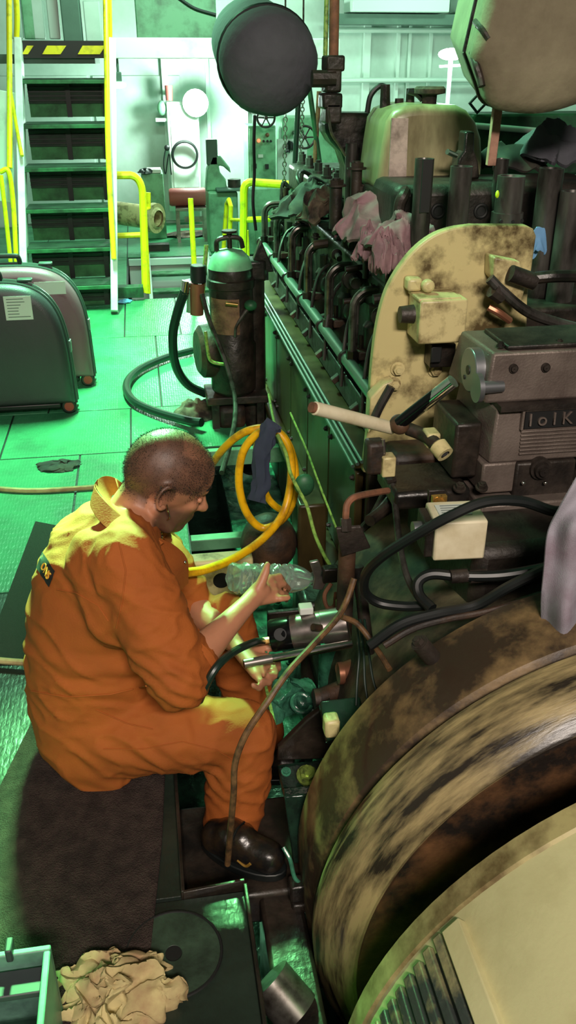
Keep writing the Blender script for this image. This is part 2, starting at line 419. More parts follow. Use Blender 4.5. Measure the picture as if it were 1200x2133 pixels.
# bilge bottom and floor slabs
struct(MB().box((1.6, 3.2, -0.66), (6, 8.0, 0.06)).build('floor_bilge', 'bilge'))
struct(MB().box((-3.3, 3, -0.66), (3.7, 8, 0.06)).build('floor_void', 'underdeck'))
fl = MB()
REG = [(-3.55, 0.115, -0.9, 1.29), (-3.55, -0.02, 1.29, 2.6), (-3.55, 0.09, 2.6, 3.75), (-3.55, 0.44, 3.75, 6.68), (0.44, 3.4, 4.95, 6.68)]
for x0, x1, y0, y1 in REG: fl.box(((x0 + x1) / 2, (y0 + y1) / 2, -0.017), (x1 - x0, y1 - y0, 0.022))
fl.box((-1.85, 8.43, -0.017), (3.4, 3.5, 0.022)).box((1.2, 9.23, -0.017), (2.7, 1.9, 0.022)).box((4.4, 8.43, -0.017), (3.6, 3.5, 0.022))
floor = struct(fl.build('floor', 'underdeck'))
def plate(x0, x1, y0, y1, mt='deck'):
    g = 0.009
    return MB().box(((x0 + x1) / 2, (y0 + y1) / 2, -0.003), (x1 - x0 - g, y1 - y0 - g, 0.006)).build('deck_plate', mt, floor, 0.0012)
rows = [(-0.9, 1.29, [-3.55, -1.3, -0.42, 0.115], 'deck_near_shade'), (1.29, 2.6, [-3.55, -1.35, -0.62], 'deck'), (1.29, 2.6, [-0.62, -0.02], 'deck_near_shade'),  # pit-side strip gets the dark colour in place of its shadow
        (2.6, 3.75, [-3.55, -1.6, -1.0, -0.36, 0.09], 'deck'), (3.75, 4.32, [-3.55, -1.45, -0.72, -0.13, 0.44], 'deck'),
        (4.32, 5.66, [-3.55, -1.9, -1.2, -0.55, 0.03, 0.44], 'deck'), (5.66, 6.68, [-3.55, -1.5, -0.8, -0.17, 0.2, 0.44], 'deck'),
        (6.68, 8.3, [-3.55, -1.8, -0.95, -0.16], 'deck'), (8.3, 10.18, [-3.55, -1.8, -0.95, -0.16, 0.7, 1.6, 2.5], 'deck')]
rows += [(4.95, 5.66, [.44, 1.4, 2.4, 3.4], 'deck'), (5.66, 6.68, [.44, 1.2, 2.2, 3.4], 'deck')]
for y0, y1, xs, mt in rows:
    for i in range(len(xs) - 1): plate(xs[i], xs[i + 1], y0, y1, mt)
# raised angle-iron lip of the pit and the near deck edge
lp = MB()
for a, b in (((-0.02, 1.29), (-0.02, 2.6)), ((-0.02, 1.29), (0.115, 1.30)), ((0.115, 1.29), (0.115, -0.5))):
    a = V((*a, 0)); b = V((*b, 0)); lp.bar(a + V((0, 0, -.035)), b + V((0, 0, -.035)), 0.008, 0.11)
struct(lp.build('trim_2', 'oily', None, 0.002))
# beams under the deck in the pit behind the man
bmb = struct(MB().box((0.2, 2.62, -0.06), (0.6, 0.05, 0.06)).box((0.2, 3.0, -0.09), (0.6, 0.05, 0.05)).box((0.25, 3.74, -0.05), (0.7, 0.05, 0.08)).build('trim_3', 'green_paint', None, 0.004))
# platform beam in the distance
a = W(232, 79, 7.5); b = W(232, 122, 7.5)
pb = struct(MB().box((0.75, 7.55, (a.z + b.z) / 2), (1.75, 0.1, a.z - b.z)).box((0.75, 7.9, a.z - 0.01), (1.75, 0.7, 0.03)).build('trim_4', 'white_paint', None, 0.006))
# well with a green gridded ladder beyond the deck edge
wlm = MB().box((0.4, 8.29, -0.35), (1.1, 0.03, 0.6)).box((0.4, 8.27, -0.04), (1.1, 0.06, 0.06))
struct(wlm.build('trim_5', 'wall_trim', None, 0.004))
gl = thing('well_ladder', 'dark green ladder with bar treads going down the well beyond the deck', 'ladder', (0.33, 7.6, -0.6))
for k in range(5):
    y = 8.1 - 0.16 * k; z = -0.12 - 0.12 * k
    t = MB().box((0.3, y, z), (0.5, 0.14, 0.02))
    tr_ = t.build('tread', 'green_dark', gl)
    for q in range(3): MB().box((0.3, y - 0.05 + 0.05 * q, z + 0.013), (0.5, 0.012, 0.008)).build('tread_bar', 'green_paint', tr_)
for x in (0.03, 0.57): MB().bar((x, 8.22, 0.0), (x, 7.38, -0.62), 0.03, 0.12).build('stringer', 'white_paint', gl)
# ================================================================== STAIR
def stx(px, py, z): return WZ(px, py, z)
SB = [V((W(48, 620, 6.3).x, 6.30, 0)), V((W(238, 650, 6.3).x, 6.30, 0))]; ST = [V((W(41, 105, 7.12).x, 7.12, 1.72)), V((W(235, 105, 7.12).x, 7.12, 1.72))]
st = thing('stair_ladder', 'steep steel stair with white stringers and dark grated treads', 'stair', (-0.62, 6.4, 0))
for i in (0, 1):
    d = (ST[i] - SB[i]).normalized()
    w = 0.075
    MB().bar(SB[i], ST[i], 0.05, 0.17, (0, 1, 0.3)).build('stringer', 'white_paint', st, 0.005)
zs = [0.0, 0.20, 0.44, 0.69, 0.95, 1.22, 1.50]
for z in zs[1:]:
    t = z / 1.72; y = 6.30 + 0.82 * t; xl = SB[0].x + (ST[0].x - SB[0].x) * t + 0.025; xr = SB[1].x + (ST[1].x - SB[1].x) * t - 0.025
    tb = MB().box(((xl + xr) / 2, y + 0.06, z - 0.012), (xr - xl, 0.24, 0.02)).build('tread', 'tread', st)
    MB().box(((xl + xr) / 2, y - 0.062, z - 0.022), (xr - xl, 0.014, 0.026)).build('nosing', 'green_dark', tb, 0.003)
    rg = MB().box(((xl + xr) / 2, y + 0.17, z - 0.095), (xr - xl, 0.006, 0.15)).build('riser_grate', 'tread', st)
    for q in range(5): MB().box(((xl + xr) / 2, y + 0.163, z - 0.035 - 0.028 * q), (xr - xl, 0.012, 0.010)).build('grate_bar', 'black_paint', rg)
    MB().box(((xl + xr) / 2, y + 0.185, z - 0.215), (xr - xl, 0.006, 0.09)).build('back_plate', 'riser_green', st)
    for xx in (xl + (xr - xl) * .48, xr - .045): MB().box((xx, y + 0.16, z - 0.14), (.035, .02, .24)).build('upright', 'black_paint', st)
MB().box(((ST[0].x + ST[1].x) / 2, 7.13, 1.68), (ST[1].x - ST[0].x, 0.03, 0.11)).build('landing_edge', 'black_paint', st)
for a, b in ((42, 56), (84, 124), (158, 206)):
    hz = MB().slab([W(a + 4, 113, 7.105), W(b + 2, 113, 7.105), W(b + 14, 95, 7.105), W(a + 14, 95, 7.105)], (0, 0.006, 0))
    hz.build('hazard_stripe', 'yellow_paint', st)
def rail(name, pts, r, label, group=None, mt='yellow_paint'):
    return tag(MB().tube(pts, r, 10, 8).build(name, mt), label, 'railing', group)
g = 'yellow tube railings around the stair'
hr = [[W(20, 350, 6.55), W(20, 180, 6.75), W(18, -80, 7.1)], [W(237, 540, 6.3), W(226, 330, 6.6), W(222, 120, 6.9), W(218, -120, 7.2)]]
for i, (pts, lb) in enumerate(zip(hr, ('yellow handrail along the left side of the steep stair', 'yellow handrail along the right side of the steep stair'))):
    ro = rail('stair_handrail', pts, 0.019, lb, g)
    a = pts[1]; b = W((46, 212)[i] - (0, -14)[i], (325, 330)[i], 6.62)
    MB().tube([a, (a + b) / 2 + V((0, 0.02, -0.1)), b], 0.012, 8).build('bracket', 'yellow_paint', ro)
rail('landing_rail', [W(34, 90, 7.1), W(35, 20, 7.1), W(24, -120, 7.1)], 0.02, 'yellow post rising from the left end of the stair landing', g)
rail('landing_rail', [W(230, 110, 7.15), W(229, 40, 7.15), W(226, -120, 7.15)], 0.016, 'thin yellow post behind the right handrail of the stair', g)
rail('guard_rail', [W(0, 358, 6.5), W(18, 358, 6.5), W(28, 430, 6.5), W(34, 545, 6.45)], 0.017, 'slanting yellow guard rail at left edge outside the stair', g)
rail('guard_rail', [W(2, 365, 6.4), W(12, 450, 6.4), W(22, 545, 6.4)], 0.015, 'short yellow post at the far left edge beside the suitcases', g)
# yellow railings round the well
rw = 'yellow tube railings around the well'
def hoop(pts, r, lb, extra=()):
    o = tag(MB().tube(pts, r, 10, 6, smooth=False).build('well_railing', 'yellow_paint'), lb, 'railing', rw)
    for e in extra: MB().tube(e, r * 0.75, 8).build('cross_bar', 'yellow_paint', o)
    return o
def arc3(a, c, b, n=6):
    return [a.lerp(c, t / n).lerp(c.lerp(b, t / n), t / n) for t in range(n + 1)]
hoop([W(243, 365, 6.9)] + arc3(W(272, 365, 6.9), W(293, 368, 6.9), W(297, 400, 6.9)) + [W(303, 610, 6.75)], 0.028, 'yellow bent-tube railing beside the stair foot', [[W(244, 491, 6.9), W(298, 489, 6.9)]])
hoop([W(309, 401, 7.4), W(309, 434, 7.4), W(301, 438, 7.3), W(309, 612, 7.1)], 0.02, 'thin yellow post just right of the bent railing', ())
hoop([W(397, 413, 6.7), W(400, 470, 6.68), W(405, 560, 6.62), V((W(405, 560, 6.62).x, 6.62, 0))], 0.02, 'lone yellow post standing at the well edge', ())
hoop([V((W(466, 515, 7.4).x, 7.4, -.3)), W(466, 515, 7.4), W(472, 425, 7.4), W(477, 416, 7.3), W(481, 430, 7.2), W(478, 505, 7.2)], 0.018, 'narrow yellow hooped post behind the pale machine', [[W(480, 458, 7.2), W(508, 458, 7.0)]])
hoop([V((W(507, 525, 6.4).x, 6.4, 0)), W(507, 525, 6.4)] + arc3(W(508, 400, 6.4), W(508, 376, 6.4), W(530, 380, 6.4)) + [W(620, 386, 6.3), W(720, 372, 6.3)], 0.028, 'long yellow railing running behind the engine', [[W(508, 458, 6.4), W(590, 455, 6.4)], [W(594, 384, 6.32), W(594, 470, 6.32)]])
hoop([W(514, 480, 6.66), W(516, 514, 6.66), V((W(516, 514, 6.66).x, 6.66, 0)), V((W(540, 516, 6.6).x, 6.6, 0.014))], 0.014, 'small yellow foot bar below the long railing', ())
tag(MB().box(W(268, 608, 6.65) + V((0, 0.02, 0.0)), (0.22, 0.1, 0.08)).build('kerb_block', 'green_dark', None, 0.004), 'dark green toe plate beside the foot of the stair', 'kerb')
# ================================================================== FAR BACKGROUND
def lampobj(name, lb, cat, parts):
    t = thing(name, lb, cat, parts[0][1]); return t
lp0 = W(408, 215, 9.7)
t = thing('flood_lamp', 'bright white flood lamp glaring on the back wall', 'lamp', lp0)
MB().lathe([(0.001, 0), (0.09, 0.0), (0.13, -0.10)], lp0 + V((0, 0.14, 0)), (0, 1, 0), 20).build('reflector', 'white_paint', t)
MB().ell(lp0, (0.075, 0.05, 0.09)).build('bulb', 'lamp_glow', t)
MB().cyl(lp0 + V((0, 0.14, 0)), lp0 + V((0, 0.48, 0.0)), 0.02).build('arm', 'steel', t)
d = bpy.data.lights.new('flood_lamp_light', 'POINT'); d.energy = 95; d.color = (0.74, 1, 0.86); d.shadow_soft_size = 0.1
o = bpy.data.objects.new('flood_lamp_light', d); C.objects.link(o); o.parent = t; o.location = (0, -0.16, 0.02)
lp1 = W(248, 177, 7.55)
t = thing('bulkhead_lamp', 'small lit lamp under the landing beside the stair', 'lamp', lp1)
MB().ell(lp1, (0.055, 0.05, 0.025)).build('glass', 'lamp_glow_green', t)
MB().box(lp1 + V((-0.01, 0, 0.055)), (0.07, 0.07, 0.07)).build('housing', 'wall_dark', t, 0.008)
MB().cyl(lp1 + V((0, 0, 0.08)), lp1 + V((0, 0, 0.21)), 0.01).build('stem', 'wall_dark', t)
lp2 = W(940, 113, 8.6)
t = thing('hanging_lamp', 'lit oval lamp on a white stem left of the lagged duct', 'lamp', lp2 + V((0, 0, -0.6)))
MB().ell(lp2, (0.12, 0.10, 0.05)).build('glass', 'lamp_glow', t)
MB().cyl(lp2, V((lp2.x, lp2.y, 0)), 0.02).build('stem', 'white_paint', t)
MB().bar(lp2 + V((-0.1, 0.02, -0.10)), lp2 + V((0.3, 0.02, -0.08)), 0.02, 0.02).build('cross_arm', 'white_paint', t)
d = bpy.data.lights.new('hanging_lamp_light', 'POINT'); d.energy = 34; d.color = (0.5, 1, 0.7); d.shadow_soft_size = 0.12
o = bpy.data.objects.new('hanging_lamp_light', d); C.objects.link(o); o.parent = t; o.location = (0, -0.2, 0.62)
# control cabinet
def cab(px0, px1, py0, py1, y, dep):
    a = W(px0, py0, y); b = W(px1, py1, y); return a, b
a, b = cab(516, 575, 262, 400, 9.3, 0.4)
t = thing('control_cabinet', 'tall pale green control cabinet with a lit red pilot lamp', 'cabinet', ((a.x + b.x) / 2, 9.5, b.z))
MB().box(((a.x + b.x) / 2, 9.5, (a.z + 0) / 2), (b.x - a.x, 0.4, a.z)).build('body', 'green_paint', t, 0.008)
MB().box(((a.x + b.x) / 2, 9.295, (a.z + 0) / 2), (b.x - a.x - 0.03, 0.012, a.z - 0.05)).build('door', 'green_paint', t, 0.004)
p = W(539, 293, 9.28); MB().ell(p, 0.016).build('pilot_lamp', 'pilot_red', t)
for px in (549, 557, 564):
    p = W(px, 294, 9.28); MB().cyl(p, p + V((0, -0.02, 0)), 0.012, n=10).build('knob', 'black_paint', t)
p = W(557, 281, 9.28); MB().ell(p, 0.02).build('button', 'rust', t)
for px, py in ((531, 346), (556, 347)):
    p = W(px, py, 9.28); MB().box(p, (0.035, 0.02, 0.045)).build('lock', 'black_paint', t)
p = W(543, 325, 9.285); MB().box(p, (0.05, 0.006, 0.03)).build('name_plate', 'paper', t)
a, b = W(578, 270, 9.5), W(640, 400, 9.5)
t = thing('switchgear_cabinet', 'wider pale green cabinet behind the hanging chains', 'cabinet', ((a.x + b.x) / 2, 9.75, 0))
MB().box(((a.x + b.x) / 2 + .2, 9.75, 0.55), (b.x - a.x + 0.3, 0.4, 1.1)).build('body', 'green_paint', t, 0.008)
MB().box(((a.x + b.x) / 2, 9.54, 0.5), (b.x - a.x, 0.02, 0.8)).build('door', 'wall', t, 0.004)
for (px, py, y, r, lb) in ((635, 286, 8.9, 0.10, 'dark handwheel between the leaning poles'), (554, 245, 9.0, 0.085, 'small dark handwheel just under the round black lagging')):
    c = W(px, py, y); t = thing('handwheel', lb, 'valve wheel', c)
    MB().torus(c, (0, 1, 0.1), r, 0.011).build('rim', 'oily', t)
    for q in range(3):
        an = q * PI / 3; d = V((math.cos(an), 0, math.sin(an))) * r; MB().cyl(c - d, c + d, 0.007, n=8).build('spoke', 'oily', t)
    MB().cyl(c + V((0, -0.03, 0)), V((c.x, 10.19, c.z)), 0.018).build('spindle', 'oily', t)
c = W(603, 310, 9.5)
tag(rag('tarpaulin', c, (0.06, 0.06, 0.09), M['rubber'], 3, n=20, m=14).build('tarpaulin', 'rubber'), 'dark bundle hanging on the chain block behind the railing', 'bundle')
# white fuse panel and coil of hose
a, b = W(346, 212, 9.9), W(420, 395, 9.9)
o = MB().box(((a.x + b.x) / 2, 9.95, (a.z + b.z) / 2), (b.x - a.x, 0.2, a.z - b.z)).build('white_locker', 'white_paint', None, 0.01)
tag(o, 'white wall locker under the flood lamp glare', 'locker')
MB().box(((a.x + b.x) / 2, 9.845, (a.z + b.z) / 2), (b.x - a.x - 0.06, 0.012, a.z - b.z - 0.06)).build('door', 'white_paint', o, 0.004)
c = W(385, 322, 9.8)
hc = MB()
for q in range(4): hc.torus(c + V((0, -0.012 * q, 0)), (0, 1, 0.02 * q), 0.135 - 0.004 * q, 0.008, 32, 6)
tag(hc.build('hose_coil', 'rubber'), 'dark hose coil hung on the white wall locker', 'hose')
a = W(346, 306, 9.8)
tag(MB().tube([W(352, 305, 9.838), W(345, 312, 9.838), W(341, 340, 9.838), W(345, 362, 9.838), W(352, 320, 9.838), W(357, 364, 9.838)], 0.007, 6).ell(W(348, 308, 9.76), (0.03, 0.02, 0.03), n=10, m=6).build('cable_hank', 'rubber'), 'dark cable hank hanging left of the hose coil', 'cable')
c = W(352, 196, 9.9)
t = thing('alarm_bell', 'dark red alarm horn fixed high left of the flood lamp', 'alarm', c)
MB().cyl(c + V((0, 0, -0.06)), c + V((0, 0, 0.08)), 0.035, 0.04).build('horn', 'red_metal', t)
MB().ell(c + V((-0.08, 0, -0.13)), (0.05, 0.04, 0.07)).build('gong', 'green_paint', t)
MB().box(c + V((-0.07, 0.03, -0.24)), (0.16, 0.1, 0.03)).build('shelf', 'wall_trim', t)
MB().box(c + V((0, 0.18, 0)), (0.04, 0.3, 0.04)).build('bracket', 'wall_trim', t)
# locker left, drum, pipes, bench
a, b = W(294, 362, 9.2), W(346, 462, 9.2)
t = thing('steel_bin', 'grey-green steel bin with papers on top by the wall', 'bin', ((a.x + b.x) / 2, 9.4, 0))
MB().box(((a.x + b.x) / 2, 9.4, a.z / 2), (b.x - a.x, 0.4, a.z)).build('body', 'green_paint', t, 0.01)
MB().box(((a.x + b.x) / 2 + 0.02, 9.3, a.z + 0.02), (0.14, 0.2, 0.035)).build('papers', 'paper', t, 0.004)
tag(rag('rag', W(303, 358, 9.2), (0.07, 0.06, 0.035), None, 5, n=20, m=12).build('dark_rag', 'rubber'), 'dark rag lying on the steel bin by the wall', 'rag')
c = W(327, 455, 8.5); e = c + V((-0.45, 0.35, 0.02))
t = thing('flanged_pipe', 'short wide pipe length lying open end toward the well', 'pipe', (c.x, c.y, 0))
MB().lathe([(0.075, -0.02), (0.1, 0), (0.135, 0.0), (0.135, 0.05), (0.105, 0.05), (0.105, 0.5), (0.075, 0.5), (0.07, 0)], c, e - c, 24).build('shell', 'cream_box', t)
MB().cyl(c + (e - c) * 0.2, c + (e - c) * 0.25, 0.098).build('bore', 'dark_glass', t)
MB().box((c.x, c.y + 0.1, 0.03), (0.2, 0.12, 0.06)).build('chock', 'oily', t)
tag(rag('heap', WZ(378, 492) + V((0.05, 0, 0.02)), (0.26, 0.12, 0.05), None, 8, n=30, m=14).build('rag_heap', 'rag_dirty'), 'long brown rag heap on the far deck before the bench', 'rag')
a, b = W(366, 436, 9.0), W(432, 478, 9.0)
t = thing('work_bench', 'low steel trestle under the red roll', 'bench', ((a.x + b.x) / 2, 9.1, 0))
MB().box(((a.x + b.x) / 2, 9.1, a.z), (b.x - a.x, 0.3, 0.03)).build('top', 'steel', t, 0.004)
MB().box(((a.x + b.x) / 2, 9.05, a.z * 0.45), (b.x - a.x - 0.04, 0.03, 0.03)).build('stretcher', 'steel', t)
MB().box(((a.x + b.x) / 2 + 0.03, 8.98, a.z * 0.7), (b.x - a.x - 0.1, 0.02, 0.05)).build('front_rail', 'steel', t)
for x in (a.x + 0.02, b.x - 0.02):
    for y in (8.98, 9.22): MB().box((x, y, a.z / 2), (0.03, 0.03, a.z)).build('leg', 'steel', t)
c = W(393, 418, 9.1)
tag(MB().lathe([(0.001, -0.19), (0.075, -0.19), (0.085, -0.17), (0.085, 0.17), (0.075, 0.19), (0.001, 0.19)], (c.x, 9.1, a.z + 0.1), (1, 0, 0), 20).build('red_roll', 'red_metal'), 'dull red cylinder lying on the steel trestle', 'cylinder')
# pale green machine with vice-like head
c = WZ(470, 480)
a, b = W(436, 404, 8.3), W(500, 500, 8.3)
t = thing('bench_machine', 'pale green pedestal machine with a curved head beyond the well', 'machine', ((a.x + b.x) / 2, 8.6, 0))
MB().box(((a.x + b.x) / 2, 8.6, a.z / 2), (b.x - a.x, 0.4, a.z)).build('pedestal', 'green_paint', t, 0.015)
MB().prism([(-0.10, 0), (0.10, 0), (0.09, 0.10), (0.04, 0.16), (0.03, 0.22), (0.07, 0.21), (0.14, 0.15), (0.13, 0.20), (0.05, 0.30), (-0.03, 0.30), (-0.08, 0.18)], (W(452, 400, 8.45).x, 8.5, a.z), (1, 0, 0), (0, 0, 1), (0, 0.16, 0)).build('head', 'green_paint', t, 0.012)
MB().box((W(443, 340, 8.5).x, 8.55, a.z + 0.33), (0.10, 0.1, 0.22)).build('motor', 'wall_dark', t, 0.01)
MB().cyl((W(488, 380, 8.5).x, 8.5, a.z), (W(488, 380, 8.5).x, 8.5, a.z + 0.1), 0.06).build('collar', 'oily', t)
MB().box((W(478, 402, 8.5).x, 8.5, a.z + 0.02), (0.26, 0.3, 0.02)).build('table', 'wall_dark', t, 0.004)
tag(MB().box((W(565, 430, 8.2).x, 8.4, 0.3), (0.42, 0.4, 0.6)).box((W(565, 430, 8.2).x, 8.18, 0.22), (0.3, 0.05, 0.2)).build('pump_unit', 'green_paint', None, 0.02), 'pale green pump casing behind the long yellow railing', 'pump')
a = WZ(530, 500)
pp = MB()
tag(MB().tube([WZ(500, 500, .02), WZ(520, 486, .02), WZ(548, 484, .02), WZ(575, 496, .02)], 0.02, 8).build('hose_loop', 'paper'), 'white hose loop lying beyond the long yellow railing', 'hose')
# upper landing clutter beyond the stair top
for px0, px1, pt, mt, lb in ((26, 44, 0, 'wall', 'leftmost pale vertical trunk above the stair landing'), (52, 70, 0, 'green_paint', 'green vertical trunk above the stair landing'), (72, 84, 0, 'wall', 'narrow pale vertical trunk above the landing'), (104, 122, 0, 'wall_trim', 'bright leaning trunk above the stair landing')):
    tag(MB().bar(W(px0 + 12, 82, 8.2), W(px0 - 8, -120, 8.2), 0.09, 0.07, (0, 1, 0)).build('vertical_trunk', mt, None, 0.01), lb, 'duct', 'trunks above the stair landing')
a, b = W(126, 20, 8.0), W(172, 84, 8.0)
tag(MB().box(((a.x + b.x) / 2, 8.1, 1.86), (b.x - a.x, 0.2, 0.5)).build('dark_cabinet', 'wall_dark', None, 0.01), 'dark green box standing on the landing above the stair', 'cabinet')
a, b = W(174, 26, 8.05), W(214, 86, 8.05)
tag(MB().box(((a.x + b.x) / 2, 8.15, 1.83), (b.x - a.x, 0.2, 0.4)).build('pale_cabinet', 'wall', None, 0.01), 'pale box beside the dark one above the stair', 'cabinet')
struct(MB().box((-0.75, 7.7, 1.62), (1.0, 1.1, 0.06)).build('trim_6', 'wall_dark'))
a, b = W(266, -200, 9.0), W(452, 76, 9.0)
tag(MB().box(((a.x + b.x) / 2, 9.1, 2.15), (b.x - a.x, 0.2, 0.9)).build('casing_panel', 'green_paint', None, 0.01), 'big pale green casing above the white beam', 'panel')
tag(MB().tube([W(370, -5, 6.5), W(405, 18, 6.5), W(450, 32, 6.5)], 0.012, 8).build('overhead_cable', 'rubber'), 'dark cable sagging across the top of the frame', 'cable')
# leaning white tool at far left
tag(MB().bar(W(14, 190, 6.9), W(10, 420, 6.9), 0.12, 0.02, (0, 1, 0)).build('white_board', 'white_paint', None, 0.004), 'white board leaning behind the left stair stringer', 'board')
# ================================================================== GENERATOR
AX, AZ = 0.95, -0.07
def onc(R, deg, y): return V((AX + R * math.cos(math.radians(deg)), y, AZ + R * math.sin(math.radians(deg))))
gen = thing('generator', 'large round cream generator end in the right foreground with louvres', 'generator', (AX, 0.5, -0.63))
MB().lathe([(0.60, 0.93), (0.675, 0.93), (0.695, 0.915), (0.70, 0.89), (0.70, 0.10), (0.55, 0.06), (0.3, 0.05)], (AX, 0, AZ), (0, 1, 0), 96).build('shell', 'gen_cream', gen)
MB().lathe([(0.675, 0.935), (0.703, 0.925), (0.7045, 0.885), (0.70, 0.88)], (AX, 0, AZ), (0, 1, 0), 96).build('rim_band', 'gen_rim', gen)
def curved(R0, R1, a0, a1, y0, y1, k=4):
    b = MB(); rr = []
    for i in range(k + 1):
        a = a0 + (a1 - a0) * i / k; rr.append([onc(R0, a, y0), onc(R1, a, y0), onc(R1, a, y1), onc(R0, a, y1)])
    return b.rings(rr)
lf = curved(0.697, 0.716, 138.8, 142.0, 0.40, 0.862).build('louvre_frame', 'gen_cream', gen, 0.003)
ytop = [0.862, 0.858, 0.852, 0.850, 0.848, 0.846, 0.846, 0.846]
for k in range(8):
    a = 142.5 + 2.35 * k
    curved(0.698, 0.711, a, a + 1.55, 0.42, ytop[k] + 0.006, 3).build('louvre_slat', 'louvre', gen, 0.003)
curved(0.697, 0.702, 141.8, 162, 0.42, 0.85, 8).build('louvre_back', 'dark_glass', gen)
MB().lathe([(0.001, 0.02), (0.06, 0.02), (0.075, 0.0), (0.075, -0.05)], onc(0.70, 119, 0.48), onc(1, 119, 0.48) - onc(0, 119, 0.48), 24).build('lifting_boss', 'gen_cream', gen)
# ================================================================== ENGINE
eng = thing('marine_engine', 'oil-blackened marine diesel engine with cream end plate and bare fuel pipes', 'engine', (0.95, 3.2, -0.63))
MB().lathe([(0.20, 1.125), (0.60, 1.115), (0.636, 1.10), (0.645, 1.105), (0.70, 1.20), (0.698, 1.228), (0.60, 1.235)], (AX, 0, AZ), (0, 1, 0), 128).build('flywheel_drum', 'drum', eng)
MB().lathe([(0.05, 1.108), (0.628, 1.098), (0.628, 1.112), (0.05, 1.12)], (AX, 0, AZ), (0, 1, 0), 96).build('flywheel_face', 'drum_face', eng)
MB().cyl((AX, 0.6, AZ), (AX, 1.15, AZ), 0.45, n=48).build('coupling', 'oily', eng)
fh = MB().lathe([(0.55, 1.235), (0.655, 1.238), (0.69, 1.262), (0.70, 1.30), (0.695, 1.44), (0.67, 1.47), (0.55, 1.475)], (AX, 0, AZ), (0, 1, 0), 128).build('flywheel_housing', 'housing', eng)
for a in (158, 136, 117, 100, 80, 60):
    p = onc(0.66, a, 1.238); MB().hexbolt(p, (0, -1, 0), 0.011, 0.012).build('bolt', 'oily', fh)
p = W(885, 1352, 1.36); n_ = (p - V((AX, p.y, AZ))).normalized()
MB().cyl(p - n_ * 0.03, p + n_ * 0.022, 0.019, n=20).hexbolt(p + n_ * 0.02, n_, 0.012, 0.012).build('plug', 'cast_dark', fh)
p = W(1057, 1300, 1.42); MB().hexbolt(p, (0, 0, 1), 0.007, 0.012).build('bolt', 'brass', fh)
MB().lathe([(0.20, 1.46), (0.60, 1.47), (0.575, 1.60), (0.50, 1.95), (0.52, 2.26)], (AX, 0, AZ), (0, 1, 0), 72).build('timing_case', 'case_cast', eng)
MB().box((1.02, 1.92, 0.42), (0.62, 0.56, 0.36)).build('gear_case', 'cast_dark', eng, 0.03)
# crankcase
X0 = 0.60
blk = MB().box((1.05, 3.5, 0.03), (0.88, 2.44, 1.00)).build('crankcase', 'oily', eng, 0.01)
ys = [2.30 + 0.405 * k for k in range(7)]
for k in range(6):
    y0, y1 = ys[k] + 0.008, ys[k + 1] - 0.008
    dr = MB().box((X0 - 0.006, (y0 + y1) / 2, 0.30), (0.026, y1 - y0, 0.40)).build('crankcase_door', 'door_green', eng, 0.006)
    for yy in (y0 + 0.03, y1 - 0.03):
        for zz in (0.13, 0.47): MB().hexbolt((X0 - 0.019, yy, zz), (-1, 0, 0), 0.008, 0.010, True).build('bolt', 'oily', dr)
    MB().box((X0 - 0.004, (y0 + y1) / 2, -0.13), (0.022, y1 - y0, 0.36)).build('lower_panel', 'door_green', eng, 0.006)
MB().box((X0 - 0.03, 3.5, 0.075), (0.07, 2.42, 0.022)).build('ledge', 'door_green', eng, 0.004)
MB().box((X0 + 0.03, 3.5, 0.535), (0.12, 2.44, 0.022)).build('shelf', 'door_green', eng, 0.004)
RZ = 0.553
tri = MB()
for q in range(3): 
    o = MB().cyl((0.555 + 0.0135 * q, 2.24, RZ + 0.006 * q), (0.555 + 0.0135 * q, 4.72, RZ + 0.006 * q), 0.0058, n=8).build('control_rod', 'rail_steel', eng)
